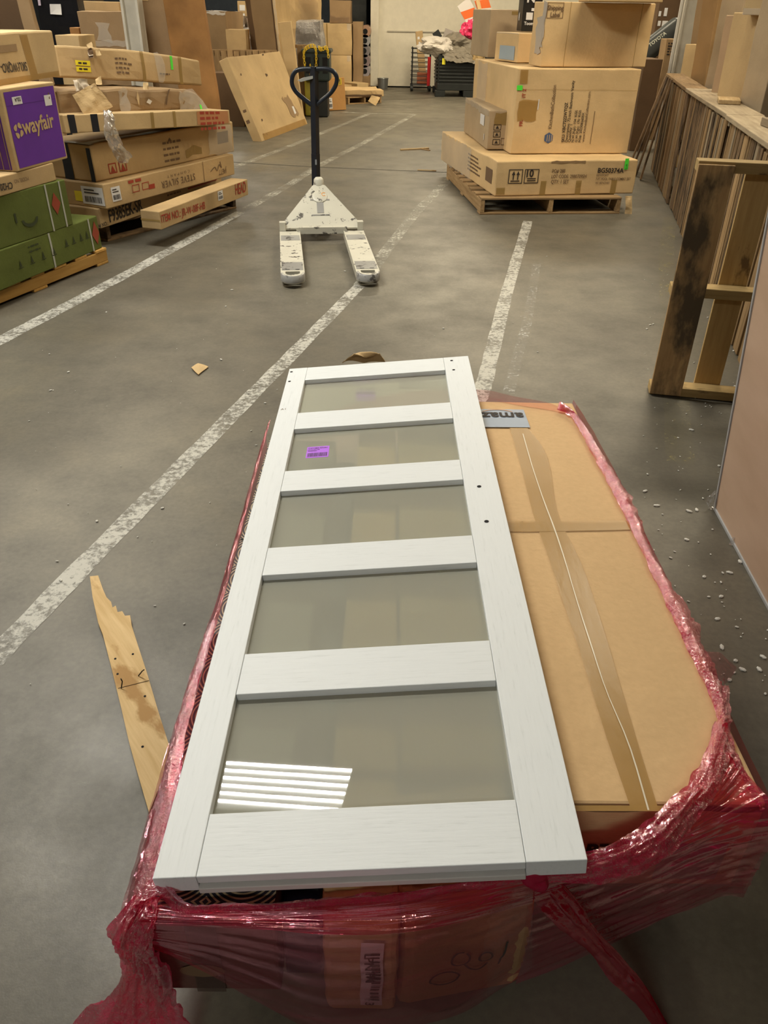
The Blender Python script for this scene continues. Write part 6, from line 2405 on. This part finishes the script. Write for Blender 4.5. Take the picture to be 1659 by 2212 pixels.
em_ = [(-.20 + .013 * math.cos(a / 14 * 2 * PI), -.502, .19 + .022 * math.sin(a / 14 * 2 * PI)) for a in range(14)]
link('emblem', from_bm(tube_bm(em_, .003, 5, closed=True), 'emblem'), flat('pale_lettering', (.55, .55, .45), .5), hood)
bx('counterweight', fl_, FKM, (.12, .1, .55), (.85, 1.0, .8), bev=.08)
bx('seat_back', fl_, BLACKP, (-.22, .55, fk_c.z + .1), (.3, .45, .5), (0, .2, 0), bev=.08)
bx('red_tail_light', fl_, RED, (-.28, -.42, fk_c.z - .55), (.06, .05, .14), bev=.01)
for s in (-1, 1):
    link('wheel', from_bm(tube_bm([(.12 + s * .38, .2, .24), (.12 + s * .24, .2, .24)], .23, 24), 'wheel'), BLACKP, fl_)
upbox('carton', 'shaded brown carton standing between forklift and pallet row', 1392, 1432, 128, 12.0, .6, KRAFT_DD)
b = upbox('carton', 'short reddish printed carton at the far end of the pallet row', 1441, 1464, 84, 13.2, .3, KRAFT_D)
b.lines('front', .2, .95, .14, 5, .035, .018, INK)

TALL = [
    # u0, u1 (at v=120), vtop, y, D, mat, lean deg, label
    (1524, 1542, -30, 11.0, .3, KRAFT_D, -3, 'dark tall carton immediately right of the white column'),
    (1513, 1534, 97, 10.6, .3, KRAFT_L, 0, 'short pale carton right of the white column'),
    (1532, 1571, -30, 9.65, .28, card('umber_kraft', (.36, .215, .09)), -3, 'tall brown carton, widest just right of the column'),
    (1556, 1584, 62, 10.7, .3, KRAFT, 0, 'carton with bright top edge glimpsed between two tall ones'),
    (1560, 1584, 99, 10.1, .3, KRAFT_L, 0, 'pale carton below the bright-topped one in the gap'),
    (1566, 1590, 118, 8.75, .1, KRAFT_G, 7, 'slim carton leaning right in front of the gap'),
    (1583, 1612, -30, 8.3, .3, KRAFT_G, -1, 'tall grey-brown carton with a dark smudge low down'),
    (1611, 1632, 34, 7.65, .3, card('pinkish_kraft', (.43, .29, .17)), -1, 'tall carton with vertical black lettering on its edge'),
    (1631, 1650, 28, 7.3, .3, KRAFT_L, 0, 'yellowish tall carton next to the lettered one'),
    (1649, 1690, 30, 6.95, .3, KRAFT, 1, 'tall carton with brown tape at the right photo edge'),
    (1672, 1740, -20, 6.6, .3, KRAFT_G, 0, 'tall carton cut off by the right photo edge'),
]
for u0, u1, vt_, yy, D, m, ln, lb in TALL:
    A, B = PY(u0, 120, yy), PY(u1, 120, yy + .05)
    z1 = Zt((u0 + u1) / 2, vt_, (A + B) / 2)
    b = Box('tall_carton', lb, A, B, 0.0, z1, D, m, dent=.006, bev=.006)
    tilt_it(b, ln, 1.2)
    if 'smudge' in lb:
        b.patch('front', .25, .50, .65, .60, KRAFT_D, 'dark_smudge', .004, rag=.01)
    if 'lettering' in lb:
        b.text('front', .96, .61, 'SKC.BQLQ1', .085, INK, PI / 2, .001)
        b.lines('front', .55, .7, .3, 1, .04, .02, INK_F, PI / 2)
    if 'tape' in lb:
        b.patch('front', .22, .66, .55, .78, TAPE, 'brown_tape', .004)
    if 'bright top' in lb or 'bright-topped' in lb:
        b.patch('top', 0, 0, 1, 1, KRAFT_L, 'top_flap', .004)
A, B = PY(1604, 32, 7.1), PY(1690, 16, 6.9)
b = Box('carton', 'light carton resting on top of the tall cartons at upper right', A, B, Zt(1640, 32, A), Zt(1640, -90, A), .5, KRAFT_L)
b.patch('front', .0, .0, 1, .12, TAPE_C, 'clear_tape', .004)
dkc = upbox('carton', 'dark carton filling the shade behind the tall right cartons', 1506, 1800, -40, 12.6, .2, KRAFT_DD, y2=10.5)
